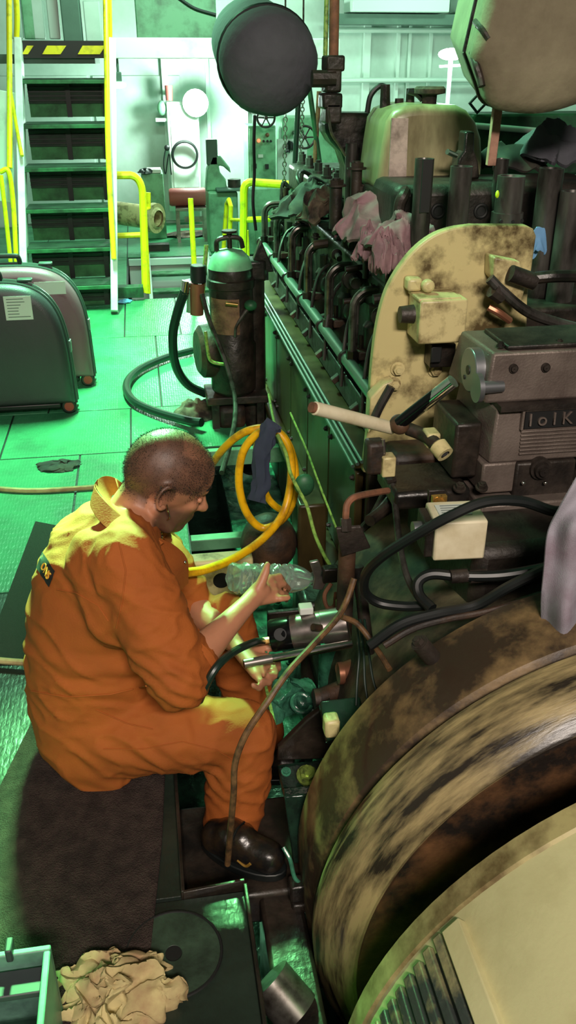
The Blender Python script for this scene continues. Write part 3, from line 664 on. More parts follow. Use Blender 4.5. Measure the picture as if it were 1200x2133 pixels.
# cylinder block above and pump deck
MB().box((1.08, 3.5, 0.76), (0.68, 2.40, 0.44)).build('cylinder_block', 'oily', eng, 0.012)
MB().box((0.70, 3.5, 0.60), (0.10, 2.36, 0.09)).build('pump_deck', 'oily', eng, 0.006)
cp = MB().cyl((0.655, 2.33, 0.70), (0.655, 4.86, 0.70), 0.021, n=14).build('fuel_rail', 'rail_steel', eng)
fpx = [(736, 812, 640, 786, 613), (684, 752, 585, 742, 558), (640, 700, 535, 700, 512), (606, 655, 500, 668, 478), (575, 625, 468, 638, 452), (549, 600, 445, 600, 432)]
for k, (vx, vy0, vy1, hx, hy) in enumerate(fpx):
    lo = WX(vx, vy0, 0.66); hi = WX(vx, vy1, 0.66); yk = hi.y; lo = V((0.66, yk, 0.70))
    en = V((0.86, yk, hi.z + 0.055))
    pp = eng
    pipe = MB().tube([lo, V((0.66, yk, hi.z - 0.02)), V((0.665, yk, hi.z + 0.02)), V((0.69, yk, hi.z + 0.048)), V((0.73, yk, hi.z + 0.055)), en], 0.0125, 10, 5).build('fuel_pipe', 'pipe_steel', eng)
    MB().tube([lo + V((0.02, 0.03, 0)), V((0.68, yk + 0.03, hi.z - 0.02)), V((0.69, yk + 0.03, hi.z + 0.015)), V((0.73, yk + 0.03, hi.z + 0.035)), en + V((0, 0.03, -0.02))], 0.008, 8, 5).build('fuel_pipe', 'pipe_steel', eng)
    MB().cyl(lo + V((0, 0, -0.01)), lo + V((0, 0, 0.045)), 0.02, n=6).build('union_nut', 'oily', pipe)
    MB().torus((0.655, yk + 0.06, 0.70), (0, 1, 0), 0.024, 0.007, 18, 6).build('pipe_clip', 'oily', pipe)
    MB().cyl(en + V((-0.06, 0, 0)), en + V((0.02, 0, 0)), 0.02, n=6).build('end_nut', 'oily', pipe)
    fp = MB().lathe([(0.06, 0), (0.06, 0.10), (0.045, 0.12), (0.045, 0.20), (0.03, 0.22), (0.03, 0.27), (0.001, 0.27)], (0.745, yk + 0.02, 0.62), (0, 0, 1), 18).build('fuel_pump', 'oily', eng)
    MB().box((0.745, yk + 0.02, 0.73), (0.13, 0.09, 0.03)).build('pump_flange', 'oily_rust', fp, 0.004)
    for s in (-1, 1): MB().cyl((0.745 + s * 0.05, yk + 0.02, 0.74), (0.745 + s * 0.05, yk + 0.02, 0.79), 0.008, n=6).build('stud', 'oily', fp)
    hd = MB().box((1.08, yk + 0.04, 1.035), (0.50, 0.33, 0.13)).build('cylinder_head', 'oily', eng, 0.02)
    for s in (-1, 1): MB().hexbolt((0.90, yk + 0.04 + s * 0.11, 1.10), (0, 0, 1), 0.022, 0.05).build('head_nut', 'oily_tube', hd)
    MB().tube([V((0.83, yk + 0.14, 0.97)), V((0.79, yk + 0.14, 1.0)), V((0.78, yk + 0.12, 0.86)), V((0.80, yk + 0.1, 0.75))], 0.012, 8).build('leak_pipe', 'oily', eng)
    MB().cyl((0.80, yk + 0.14, 0.80), (0.80, yk + 0.14, 0.98), 0.022, n=12).build('valve_body', 'oily_rust' if k % 2 else 'oily', eng)
    MB().ell((0.73, yk - 0.08, 0.79), (0.03, 0.03, 0.035), n=12, m=8).build('fitting', 'oily', eng)
    MB().cyl((0.67, yk - 0.12, 0.66), (0.74, yk - 0.12, 0.68), 0.012, n=10).build('lever_pin', 'oily_tube', eng)
# black clustered gear around heads behind the plate
for px, py, r, h in ((700, 400, .022, .08), (742, 378, .02, .10), (760, 400, .024, .06), (800, 395, .02, .06), (812, 420, .016, .09), (835, 400, .022, .05)):
    p = W(px, py, 3.05); MB().cyl(p - V((0, 0, .12)), p + V((0, 0, h - .06)), r, n=12).hexbolt(p + V((0, 0, h - .06)), (0, 0, 1), r * 1.2, 0.02).build('stud', 'oily', eng)
rg_ = random.Random(11)
for k in range(26):
    y = 2.45 + rg_.random() * 1.9; x = .70 + rg_.random() * .10; z = .86 + rg_.random() * .16
    L = .03 + rg_.random() * .07; r = .007 + rg_.random() * .014; a = V((x, y, z))
    d = (V((0, 0, 1)), V((1, 0, .1)), V((.1, 1, 0)))[k % 3]
    q = MB().cyl(a - d * L / 2, a + d * L / 2, r, n=10)
    q.hexbolt(a + d * L / 2, d, r * 1.4, .014)
    q.build('pipe_fitting', ('oily', 'oily_rust', 'oily_tube')[k % 3], eng)
for k in range(7):
    y = 2.5 + .3 * k
    MB().tube([V((.64, y, .60)), V((.66, y + .04, .76)), V((.70, y + .10, .84)), V((.76, y + .12, .88))], .007, 8).build('oil_line', 'oily_tube', eng)
    MB().tube([V((.80, y + .05, 1.02)), V((.76, y + .10, 1.10)), V((.80, y + .22, 1.12)), V((.88, y + .28, 1.08))], .010, 8).build('oil_line', 'oily', eng)
    MB().bar(V((.63, y + .1, .585)), V((.70, y + .1, .64)), .03, .02).build('rack_lever', 'oily_rust', eng, .003)
# front head block with the two dark ports
a, b = W(822, 388, 2.62), W(1260, 480, 2.62)
hb = MB().box(((a.x + b.x) / 2, 2.76, (a.z + 0.95) / 2), (b.x - a.x, 0.28, a.z - 0.95)).build('front_head', 'cast_dark', eng, 0.03)
for px, py in ((913, 440), (1002, 440)):
    p = W(px, py, 2.62); MB().torus(p, (0, 1, 0), 0.018, 0.006).cyl(p + V((0, -0.002, 0)), p + V((0, .002, 0)), 0.014).build('port', 'dark_glass', hb)
p = W(832, 430, 2.6); MB().tube([p + V((0, 0, -.08)), p, p + V((.01, 0, .03)), p + V((.03, .05, .035))], 0.018, 10).build('casting_rib', 'cast_dark', hb)
# bright tubes standing out of the head
for px, pt, w, y, mt in ((885, 330, 40, 2.50, 'oily_tube'), (962, 346, 46, 2.46, 'oily_tube'), (1066, 366, 58, 2.52, 'oily_tube'), (1046, 330, 30, 2.62, 'oily_tube'), (1150, 350, 52, 2.44, 'oily_tube'), (1196, 398, 56, 2.38, 'oily_tube')):
    p = W(px, pt, y); r = w / 2 / 1800 * (p - EYE).dot(FW)
    q = V((p.x, p.y, 0.72)); 
    tb = MB().lathe([(r * 0.7, p.z - q.z - 0.01), (r * 0.8, p.z - q.z), (r, p.z - q.z), (r, 0)], q, (0, 0, 1), 24).cyl(p - V((0, 0, .012)), p - V((0, 0, .010)), r * .8).build('push_rod_tube', mt, eng)
    if px == 1066:
        MB().lathe([(r * 1.0, 0), (r * 1.12, 0), (r * 1.12, .02), (r * 1.16, .02), (r * 1.16, .10), (r * 1.0, .10)], p - V((0, 0, .20)), (0, 0, 1), 24).build('collar', 'oily_tube', tb)
        for q2 in range(-1, 2):
            c = p + V((q2 * r * .8, -r * (1.12 if q2 == 0 else .85), -.12)); MB().cyl(c, c + V((0, -.004, 0)), 0.005, n=8).build('hole', 'dark_glass', tb)
    if px == 885: MB().box(p + V((0, -r * 0.9, -.07)), (r * 1.0, r * .5, .14)).build('slot', 'dark_glass', tb)
p = W(1036, 405, 2.5); tag(MB().ell(p, (.006, .006, .011), n=8, m=6).build('lime_marker', 'marker_lime'), 'tiny lime green marker between the bright tubes', 'marker')
# rocker cover: rounded cast hood
a = W(776, 405, 2.86); b = W(1002, 405, 2.86); T = W(880, 218, 2.86)
wdt = b.x - a.x; hgt = T.z - a.z
pf = [(0.015, 0), (0.03, hgt * .55), (0.04, hgt * .82), (0.06, hgt * .93), (0.10, hgt * .985), (0.14, hgt), (wdt * .72, hgt * .99), (wdt * .82, hgt * .93), (wdt * .91, hgt * .80), (wdt * .97, hgt * .62), (wdt, hgt * .35), (wdt, 0)]
rc = MB().prism(pf, (a.x, 2.86, a.z), (1, 0, 0), (0, 0, 1), (0, 0.30, 0)).build('rocker_cover', 'bell', eng, 0.03)
rc.modifiers['bevel'].segments = 4
MB().slab(P2([(816, 246), (851, 246), (846, 378), (809, 378)], 2.855), (0, .004, 0)).build('bare_patch', 'bare_metal', rc)
c = W(894, 212, 2.98)
MB().lathe([(0.001, .065), (.044, .065), (.05, .058), (.05, .045), (.024, .04), (.022, -.03), (.03, -.035), (.03, -.06)], c - V((0, 0, .02)), (0, 0, 1), 20).build('filler_cap', 'rag_dirty', rc)
MB().box((a.x + .02 + wdt * .5, 2.90, a.z + .0), (wdt + .03, .22, .03)).build('cover_flange', 'cast_dark', rc, .006)
c = W(965, 330, 2.72)
MB().prism([(-.02, -.06), (.06, -.06), (.05, -.01), (.035, .02), (.03, .075), (.0, .075), (0, .02), (-.015, 0)], c, (1, 0, 0), (0, 0, 1), (0, .06, 0)).build('injector_bracket', 'oily', rc, .006)
MB().cyl(W(932, 316, 2.70), W(950, 324, 2.72), 0.008).build('pin', 'chrome', rc)
# black fittings on top of the cover
for pts, r in (([W(765, 235, 3.1), W(772, 200, 3.1), W(790, 180, 3.1), W(806, 182, 3.1)], .009), ([W(850, 190, 3.0), W(868, 196, 3.0), W(880, 208, 3.0)], .009)):
    MB().tube(pts, r, 8).build('vent_hose', 'rubber', eng)
for px, py0, py1, w in ((803, 176, 240, 26), (855, 184, 222, 22), (832, 205, 222, 24)):
    a_, b_ = W(px, py0, 3.05), W(px, py1, 3.05); MB().cyl(b_ - V((0, 0, .05)), a_, w / 1990 * 1.6, w / 1990 * 1.2, n=8).build('fitting', 'oily', eng)
# dark inlet elbow and tall pole left of the cover
po = W(690, 300, 3.3)
el = P2([(686, 225), (708, 235), (795, 236), (800, 300), (790, 420), (720, 420), (722, 350), (712, 318), (690, 296), (676, 270)], 3.3)
MB().slab(el, (0, .14, 0)).build('inlet_elbow', 'oily', eng, .015)
for px in (733, 762): 
    a_ = W(px, 298, 3.24); MB().cyl(a_ - V((0, 0, .22)), a_, .022, n=14).build('push_rod_tube', 'oily_tube', eng)
pole = thing('standing_pole', 'rusty brown pole with black clamps rising beside the round lagging', 'pole', W(700, 400, 3.25))
MB().cyl(W(694, 190, 3.25), W(699, -160, 3.25), .017).build('tube', 'rust', pole)
MB().cyl(W(676, 190, 3.28), W(684, -160, 3.28), .008).build('thin_tube', 'wire_green', pole)
for px, py, w, h in ((694, 132, 40, 30), (690, 168, 34, 44), (688, 210, 42, 30), (690, 235, 34, 40)):
    c = W(px, py, 3.25); k = (c - EYE).dot(FW) / 1800
    MB().box(c, (w * k, .09, h * k)).build('clamp', 'oily', pole, .008)
c = W(662, 164, 3.22); MB().cyl(c + V((-.02, 0, 0)), c + V((.06, 0, 0)), .028, n=10).build('handle', 'oily', pole)
MB().tube([W(684, 230, 3.2), W(690, 275, 3.2), W(705, 300, 3.2), W(720, 325, 3.2)], .005, 6).build('cable', 'pipe_steel', pole)
# ------------------------------------------------ cream end plate with its fittings
PY = 2.25
pts = [(1118, 492), (1112, 477), (1098, 470), (985, 469), (940, 476), (900, 492), (862, 522), (830, 562), (806, 606), (790, 660), (780, 720), (773, 790), (770, 850), (764, 920), (756, 985), (1000, 1010), (1090, 900), (1098, 700), (1100, 620)]
arcp = [(p.x, p.y) for p in catmull([V((x_, y_, 0)) for x_, y_ in pts[3:15]], 4)]
pl = MB().slab(P2(pts[:3] + arcp + pts[15:], PY), (0, 0.035, 0)).build('end_plate', 'cream', eng, 0.006)
k = (W(900, 660, PY) - EYE).dot(FW) / 1800
MB().box(W(910, 660, PY - .065), (0.128, .11, .115)).build('terminal_box', 'cream_box', pl, .006)
MB().box(W(905, 615, PY - .06), (0.115, .10, .01)).build('box_lid', 'cream_box', pl, .003)
c = W(842, 655, PY - .06); MB().cyl(c + V((.03, 0, 0)), c + V((-.012, 0, 0)), .026, .022, n=12).build('cable_gland', 'cast_dark', pl)
c = W(860, 590, PY - .02); MB().box(c, (.04, .05, .035)).cyl(c + V((.03, -.02, .0)), c + V((.03, -.05, .0)), .017).build('lug', 'cream_box', pl, .008)
MB().box(W(916, 735, PY - .03), (.07, .06, .065)).build('bracket', 'oily', pl, .004)
MB().box(W(908, 738, PY - .07), (.03, .01, .045)).build('bracket_face', 'black_paint', pl, .003)
for px, py in ((828, 768), (906, 770), (820, 800)):
    MB().hexbolt(W(px, py, PY - .002), (0, -1, 0), .015, .016).build('bolt', 'cream_box', pl)
MB().slab(P2([(772, 830), (800, 800), (822, 792), (812, 815), (795, 840), (782, 880), (768, 905)], PY - .05), (0, .05, 0)).build('curved_bracket', 'cream_box', pl, .005)
MB().tube([W(775, 885, PY - .06), W(790, 850, PY - .06), W(815, 805, PY - .06)], .013, 8).build('edge_trim', 'oily_tube', pl)
# sensor block right
c = W(1065, 555, PY - .04)
MB().slab(P2([(1030, 535), (1085, 545), (1095, 600), (1085, 640), (1028, 580)], PY - .07), (0, .07, 0)).build('sensor_block', 'cream_box', pl, .006)
c = W(1092, 580, PY - .09); MB().cyl(c + V((-.04, 0, .015)), c + V((.03, 0, -.01)), .022, n=12).build('sensor_nut', 'cast_dark', pl)
MB().tube([c + V((.03, 0, 0)), c + V((.08, -.01, .005)), c + V((.16, 0, .0))], .016, 10).build('sensor_cable', 'oily', pl)
MB().tube([W(1020, 580, PY - .08), W(1050, 610, PY - .09), W(1100, 650, PY - .1), W(1160, 672, PY - .1), W(1230, 690, PY - .1)], .014, 10).build('armoured_cable', 'oily_tube', pl)
c = W(1026, 602, PY - .08); MB().cyl(c, c + V((.03, 0, -.02)), .024, n=10).build('cable_gland', 'cast_dark', pl)
MB().tube([W(1018, 640, PY - .05), W(1040, 652, PY - .06), W(1062, 668, PY - .05)], .010, 8).build('small_pipe', 'copper', pl)
# ------------------------------------------------ silver governor block
GY = 1.90
gv = MB()
kk = (W(1100, 780, GY) - EYE).dot(FW) / 1800
z1 = W(1030, 735, GY).z; z0 = W(1030, 838, GY).z; xl = W(1022, 780, GY).x
gov = MB().quad([V((xl - .012, GY - .01, z0)), V((xl + .46, GY - .01, z0)), V((xl + .46, GY + .22, z0)), V((xl - .03, GY + .22, z0)), V((xl, GY, z1)), V((xl + .46, GY, z1)), V((xl + .46, GY + .2, z1)), V((xl - .01, GY + .2, z1))]).build('governor', 'cast', eng, .008)
for px, py in ((1070, 768), (1137, 766)):
    p = W(px, py, GY - .006); MB().lathe([(.001, .006), (.007, .006), (.0075, 0), (.011, 0), (.011, .003), (.012, -.006)], p, (0, -1, 0), 16).build('socket_screw', 'cast_dark', gov)
MB().box((xl + .24, GY + .09, z1 + .006), (.40, .16, .012)).build('lid', 'cast_dark', gov, .004)
for dx in (.03, .18, .33): MB().hexbolt((xl + dx, GY + .03, z1 + .006), (0, 0, 1), .008, .01).build('screw', 'cast_dark', gov)
c = W(985, 770, GY + .07)
MB().cyl(c + V((-.012, 0, 0)), c + V((.07, 0, 0)), .055, n=28).build('speed_knob', 'zinc', gov, .003)
MB().cyl(c + V((-.014, 0, 0)), c + V((-.012, 0, 0)), .012, n=12).cyl(c + V((-.014, .02, -.025)), c + V((-.012, .02, -.025)), .006, n=12).build('knob_screw', 'cast_dark', gov)
c = W(990, 808, GY - .01); MB().lathe([(.001, .0), (.036, .0), (.036, .012), (.016, .016), (.014, .07)], c, (1, 0, 0), 24).build('droop_knob', 'zinc', gov)
za = W(1030, 846, GY).z; zb = W(1030, 955, GY).z
lowb = MB().quad([V((xl + .01, GY - .03, zb)), V((xl + .46, GY - .03, zb)), V((xl + .46, GY + .2, zb)), V((xl - .02, GY + .2, zb)), V((xl + .02, GY - .02, za)), V((xl + .46, GY - .02, za)), V((xl + .46, GY + .2, za)), V((xl, GY + .2, za))]).build('governor_body', 'cast', eng, .006)
MB().box((xl + .24, GY + .06, (z0 + za) / 2), (.44, .2, abs(z0 - za) + .004)).build('gasket', 'cast_dark', eng)
MB().box((xl - .035, GY + .10, zb + .02), (.07, .18, .15)).build('side_cover', 'oily', eng, .008)
# raised nameplate with letters and ribs
fr = W(1156, 876, GY - .03)
MB().box((xl + .225, GY - .027, za - .03), (.27, .008, .046)).build('name_recess', 'dark_glass', lowb)
MB().box((xl + .225, GY - .030, za - .003), (.29, .012, .006)).build('name_frame', 'cast', lowb, .001)
MB().box((xl + .083, GY - .030, za - .03), (.006, .012, .05)).build('name_frame', 'cast', lowb, .001)
text_mesh('I o I K', .046, .003, 'raised_letters', 'cast', lowb, frame_mx((xl + .155, GY - .034, za - .03), (1, 0, 0), (0, .08, 1)))
for q in range(7):
    z = za - .062 - .0095 * q; MB().box((xl + .235, GY - .027 - .0008 * q, z), (.30, .006, .005)).build('rib', 'cast', lowb, .001)
zc = W(1030, 1045, GY).z
MB().box((xl + .05, GY + .07, (zb + zc) / 2 + .02), (.11, .2, abs(zb - zc) - .04)).build('governor_neck', 'cast', eng, .006)
bf = MB().box((xl + .16, GY + .06, (zb + zc) / 2), (.16, .2, abs(zb - zc))).build('governor_foot', 'cast_dark', eng, .006)
MB().box((xl + .13, GY + .02, zc + .01), (.30, .2, .045)).build('base_flange', 'cast', eng, .006)
p = W(1128, 978, GY - .05); MB().lathe([(.001, .02), (.012, .02), (.013, .012), (.02, .012), (.021, 0), (.028, 0), (.028, -.03)], p, (0, -1, 0), 20).build('drain_plug', 'cast_dark', bf)
for px in (1090, 1136): MB().ell(W(px, 1006, GY - .055), .005, n=8, m=6).build('rivet', 'chrome', bf)
for dx in (-.02, .0): pass
MB().box((xl + .02, GY - .02, zc - .02), (.26, .14, .018)).build('gasket_strip', 'cream_box', eng, .003)
# dark bracket work left of the governor
MB().box(W(890, 960, 2.12), (.24, .12, .10)).build('bracket_casting', 'oily_rust', eng, .02)
MB().box(W(880, 1010, 1.95), (.20, .18, .05)).build('bracket_casting', 'oily', eng, .012)
for px, py in ((957, 1018), (1003, 1016)): MB().hexbolt(W(px, py, 1.85), (0, -.3, 1), .012, .014).build('bolt', 'cast_dark', eng)
# ------------------------------------------------ cream switch box
cbx = W(962, 1128, 1.60); yaw = Matrix.Rotation(math.radians(-4), 3, 'Z')
sb = MB().box(cbx + V((0, .05, .002)), (.118, .105, .098), yaw).build('switch_box', 'cream_clean', eng, .005)
MB().box(cbx + V((-.006, .055, .0525)), (.075, .05, .002), yaw).build('rating_label', 'paper', sb)
for q in range(4): MB().box(cbx + V((-.010 + .002 * q, .04 + .011 * q, .0539)), (.055, .003, .0006), yaw).build('label_line', 'print', sb)
c = cbx + V((-.068, .055, .0)); MB().box(c, (.02, .085, .085), yaw).build('back_cover', 'cast_dark', sb, .004)
MB().cyl(c + V((-.03, 0, .01)), c + V((0, 0, .01)), .018, n=14).build('cable_gland', 'zinc', sb)
MB().slab(P2([(893, 1062), (893, 1022), (928, 1020), (945, 1042), (940, 1070)], 1.74), (0, .012, 0)).build('mounting_tab', 'cast_dark', sb, .003)
p = W(914, 1046, 1.72); MB().box(p, (.035, .012, .035)).hexbolt(p, (.1, -1, -.1), .014, .02).build('nut', 'brass', sb)
for px in (955, 995):
    c = W(px, 1200, 1.58); MB().cyl(c + V((-.02, 0, 0)), c + V((.02, 0, 0)), .016, n=12).build('hose_clamp', 'cast_dark', eng)
# valve block, stub pipe, angle plate
vb = MB().box(W(807, 968, 1.95), (.035, .04, .055)).build('valve_block', 'cream_box', eng, .004)
MB().cyl(W(814, 995, 1.94), W(818, 1012, 1.94), .014, n=6).build('union_nut', 'cast_dark', vb)
MB().cyl(W(800, 945, 1.95), W(798, 915, 1.95), .005).build('stem', 'steel', vb)
MB().box(W(780, 950, 1.97), (.05, .05, .09)).build('valve_body', 'oily_rust', vb, .01)
sp = MB().tube([W(850, 893, 1.98), W(880, 905, 1.95), W(900, 918, 1.90), W(922, 940, 1.86)], .017, 12).build('stub_pipe', 'oily_rust', eng)
MB().lathe([(.012, .012), (.022, .012), (.023, -.02), (.017, -.025)], W(922, 940, 1.86), (.35, -.8, -.45), 18).build('nozzle', 'cream_box', sp)
MB().cyl(W(922, 940, 1.862), W(924, 941, 1.855), .0125).build('bore', 'dark_glass', sp)
MB().box(W(898, 912, 1.92), (.035, .05, .04)).build('pipe_block', 'cream_box', sp, .006)
ap = MB().slab(P2([(700, 1102), (752, 1098), (772, 1142), (712, 1160)], 1.75), (0, .006, .004)).build('angle_plate', 'cast_dark', eng, .002)
cpip = MB().tube([W(720, 1090, 1.76), W(721, 1068, 1.76), W(724, 1050, 1.77), W(738, 1036, 1.78), W(770, 1028, 1.82), W(808, 1022, 1.88)], .0085, 8).build('bent_pipe', 'rust', eng)
MB().cyl(W(721, 1106, 1.75), W(720, 1080, 1.76), .014, n=6).build('union_nut', 'cast_dark', cpip)
MB().cyl(W(725, 1110, 1.78), W(715, 1330, 1.78), .022, n=12).build('drain_pipe', 'oily_rust', eng)
MB().cyl(W(745, 1180, 1.80), W(768, 1360, 1.74), .016, n=12).build('drain_pipe', 'oily', eng)
MB().tube([W(770, 1085, 1.9), W(800, 1060, 1.95), W(850, 1000, 2.0), W(890, 985, 2.02)], .016, 10).build('oil_pipe', 'oily', eng)
MB().tube([W(735, 1120, 2.0), W(772, 1080, 2.0), W(800, 1030, 2.0)], .010, 8).build('oil_pipe', 'oily_tube', eng)
# engine foot: gusset, flange and bolts in the pit
MB().slab(P2([(578, 1585), (580, 1560), (640, 1500), (690, 1462), (700, 1580)], 1.62), (0, .02, 0)).build('foot_gusset', 'oily', eng, .004)
fz = W(600, 1625, 1.55).z
ff = MB().slab([W(577, 1592, 1.62), W(690, 1580, 1.62), V((W(690, 1650, 1.5).x, 1.48, W(690, 1650, 1.5).z)), V((W(592, 1660, 1.5).x, 1.48, W(592, 1660, 1.5).z))], (0, 0.0, -.02)).build('foot_flange', 'bilge', eng, .004)
p = W(640, 1616, 1.55); MB().hexbolt(p, (0, -.35, 1), .02, .02).build('foot_bolt', 'bolt_green', ff)
p = W(596, 1608, 1.55); MB().hexbolt(p, (0, -.35, 1), .009, .01).build('foot_bolt', 'bilge_teal', ff)
MB().slab([W(592, 1660, 1.48), W(690, 1650, 1.48), W(650, 1800, 1.42), W(612, 1800, 1.42)], (0, .03, 0)).build('foot_web', 'bilge', eng, .004)
MB().box(W(715, 1500, 1.55), (.10, .10, .03), Matrix.Rotation(math.radians(25), 3, 'X')).build('foot_lug', 'bilge', eng, .006)
MB().box(W(690, 1510, 1.50), (.035, .04, .05)).build('foot_lug', 'cream_box', eng, .008)
for px, py, mt in ((730, 1400, 'copper'), (680, 1455, 'oily_rust')):
    c = W(px, py, 1.85); MB().cyl(c + V((-.03, 0, 0)), c + V((.12, .05, .01)), .026, n=16).cyl(c + V((-.035, 0, 0)), c + V((-.02, 0, 0)), .031, n=16).build('cooler_stub', mt, eng)
# bed plate along the side of the engine
MB().box((0.46, 3.0, -0.36), (0.30, 3.1, 0.05)).build('bed_plate', 'bilge_teal', eng, .006)
MB().box((0.33, 3.0, -0.50), (0.03, 3.1, 0.26)).build('bed_web', 'bilge', eng)
for y in (1.7, 1.95, 2.2, 2.5, 2.85, 3.2): MB().hexbolt((0.42, y, -.335), (0, 0, 1), .018, .03).build('bed_bolt', 'bilge_teal', eng)
MB().cyl((0.36, 1.85, -.34), (0.36, 1.85, -.10), .012, n=10).torus((0.36, 1.85, -.2), (0, 0, 1), .035, .008).build('bed_valve', 'bilge_teal', eng)
MB().cyl((0.47, 2.05, -.34), (0.47, 2.05, .12), .045, n=16).build('drain_column', 'bilge_teal', eng)
MB().box((0.47, 2.32, -.12), (.12, .14, .40)).build('side_pump', 'oily', eng, .02)
MB().box(W(620, 1300, 2.3), (.2, .02, .12)).build('side_plate', 'oily', eng, .005)
c = W(462, 1212, 2.25); MB().box(c + V((.0, .04, 0)), (.20, .06, .14)).build('side_flange', 'cream_box', eng, .01)
MB().cyl(c + V((0, .012, 0)), c + V((0, .006, 0)), .026, n=20).build('side_port', 'dark_glass', eng)
c = W(560, 1130, 2.6); MB().ell(c, (.10, .09, .11)).build('pump_bowl', 'oily_rust', eng)
MB().box((0.50, 2.62, 0.02), (.10, .12, .5)).build('side_cooler', 'door_green', eng, .01)
# ================================================================== DUCTS OVERHEAD
c = W(563, 135, 3.4); kk = (c - EYE).dot(FW) / 1800; R0 = 103 * kk
t = thing('lagged_pipe_end', 'round black lagged pipe end hanging above the engine', 'duct', c - V((0, 0, R0)))
b = MB(); rr = []
axd = V((0.02, 1, 0.13)).normalized(); u, v, w = basis(axd)
for h, q in ((-.085, .12), (-.08, .4), (-.062, .65), (-.035, .85), (-.01, .95), (0.03, 1.0), (.08, 1.0), (.14, .95), (.30, .93), (.36, .97), (.62, .95)):
    rr.append([c + axd * h + (u * math.cos(2 * PI * j / 40) + v * math.sin(2 * PI * j / 40)) * R0 * q * (1 + .03 * noise.noise(V((math.cos(2 * PI * j / 40) * 2, math.sin(2 * PI * j / 40) * 2, h * 8)))) for j in range(40)])
b.rings(rr).build('lagging', 'lagging', t)
MB().torus(c + axd * .11, axd, R0 * 1.0, .008, 40, 6).build('binding_wire', 'rubber', t)
tag(MB().tube([W(531, 240, 3.4), W(529, 300, 3.4), W(530, 360, 3.42), W(527, 420, 3.4), W(533, 480, 3.4)], .006, 8).build('hanging_wire', 'rubber'), 'black wire hanging from the bottom of the round lagging', 'wire')
# lagged duct top right
a = W(1200, 40, 2.55); 
ax0 = W(1120, 210, 2.5); axd = V((.30, .55, .60)).normalized()
t = thing('lagged_duct', 'huge tilted lagged duct end with dirty grey face at the top right', 'duct', ax0 - V((0, 0, .3)))
u, v, w = basis(axd)
# outline of the dirty end face, pushed back along the duct
face = P2([(982, 120), (1005, 185), (1022, 225), (1070, 238), (1130, 240), (1200, 222), (1290, 180), (1300, -80), (1200, -180), (1100, -180), (1040, -120), (1010, 0)], 2.45)
fc = sum(face, V((0, 0, 0))) / len(face)
ring0 = catmull(face + [face[0]], 4)[:-1]
rr = []
for d_, sc in ((-.03, .35), (-.025, .8), (0, .97), (.03, 1.0), (.25, 1.0), (.5, .98)):
    off = V((.20, 1, .12)).normalized() * d_
    rr.append([fc + (p - fc) * sc + off for p in ring0])
MB().rings(rr).build('lagging', 'lag_beige', t, angle=85)
st_ = [fc + (p - fc) * 1.005 + V((.20, 1, .12)).normalized() * .12 for p in ring0]
MB().tube(st_ + [st_[0]], .008, 6, 1).build('strap', 'oily', t)
MB().tube([W(984, 110, 2.5), W(992, 135, 2.45), W(1000, 160, 2.44), W(1004, 180, 2.43)], .010, 8).build('strap_end', 'oily', t)
MB().tube([W(990, 45, 2.5), W(1002, 58, 2.45), W(1018, 82, 2.43)], .008, 8).build('strap_end', 'oily', t)
t = thing('green_trough', 'dark green trough with a bright teal edge behind the rocker cover', 'trough', W(1080, 300, 3.3))
a, b = W(985, 236, 3.4), W(1260, 250, 3.4)
MB().box(((a.x + b.x) / 2, 3.5, (a.z + b.z) / 2 - .10), (b.x - a.x, .2, .22)).build('body', 'green_dark', t, .01)
MB().cyl(W(990, 262, 3.38), W(1160, 276, 3.38), .011).build('edge_rod', 'wall_trim', t)
c = W(996, 215, 3.4); MB().torus(c, (0, 1, 0), .032, .007, 4, 6).build('handle', 'rubber', t)
tag(MB().bar(W(1022, 345, 2.62), W(1044, 160, 2.62), .026, .02, (0, 1, 0)).build('wood_batten', 'wood', None, .002), 'pinkish wooden batten standing up behind the bright tubes', 'batten')
tag(rag('x', W(1160, 330, 2.9), (.14, .12, .12), None, 12, n=30, m=18).build('dark_bundle', 'lagging'), 'black bundle at the right edge below the lagged duct', 'bundle')
tag(rag('x', W(1075, 345, 2.95), (.12, .1, .07), None, 14, n=30, m=18).build('dark_bundle', 'rag_dark'), 'dark heap behind the bright tubes under the teal rod', 'bundle')
# chains, leaning poles
def chain(px0, py0, px1, py1, y, lb):
    a, b = W(px0, py0, y), W(px1, py1, y); n = 26; d = (b - a) / n
    t = thing('lifting_chain', lb, 'chain', b, 'lifting chains behind the engine')
    MB().cyl(a, V((a.x, a.y, 4.8)), .006, n=8).build('hanger_rod', 'pipe_steel', t)
    for i in range(n):
        p = a + d * (i + .5); ax = (0, 1, 0) if i % 2 else (1, 0, 0)
        if i < 2:
            m_ = MB(); ring = []
            u = d.normalized(); s = u.cross(V(ax)).normalized(); L = d.length * .62
            pts = [p + u * L * math.cos(q * PI / 5) + s * .012 * math.sin(q * PI / 5) for q in range(10)]
            m_.tube(pts + [pts[0]], .0038, 5, 1, smooth=False)
            o = m_.build('chain_link', 'pipe_steel', t); 
            if i == 0: l0 = (o, p)
            else: l1 = (o, p)
        else:
            src, sp_ = (l0, l1)[i % 2]; o = src.copy(); C.objects.link(o); o.parent = t; o.location = src.location + (p - sp_)
chain(595, 235, 590, 470, 6.0, 'left lifting chain hanging before the pale cabinets')
chain(631, 200, 624, 400, 6.0, 'right lifting chain hanging beside the leaning poles')
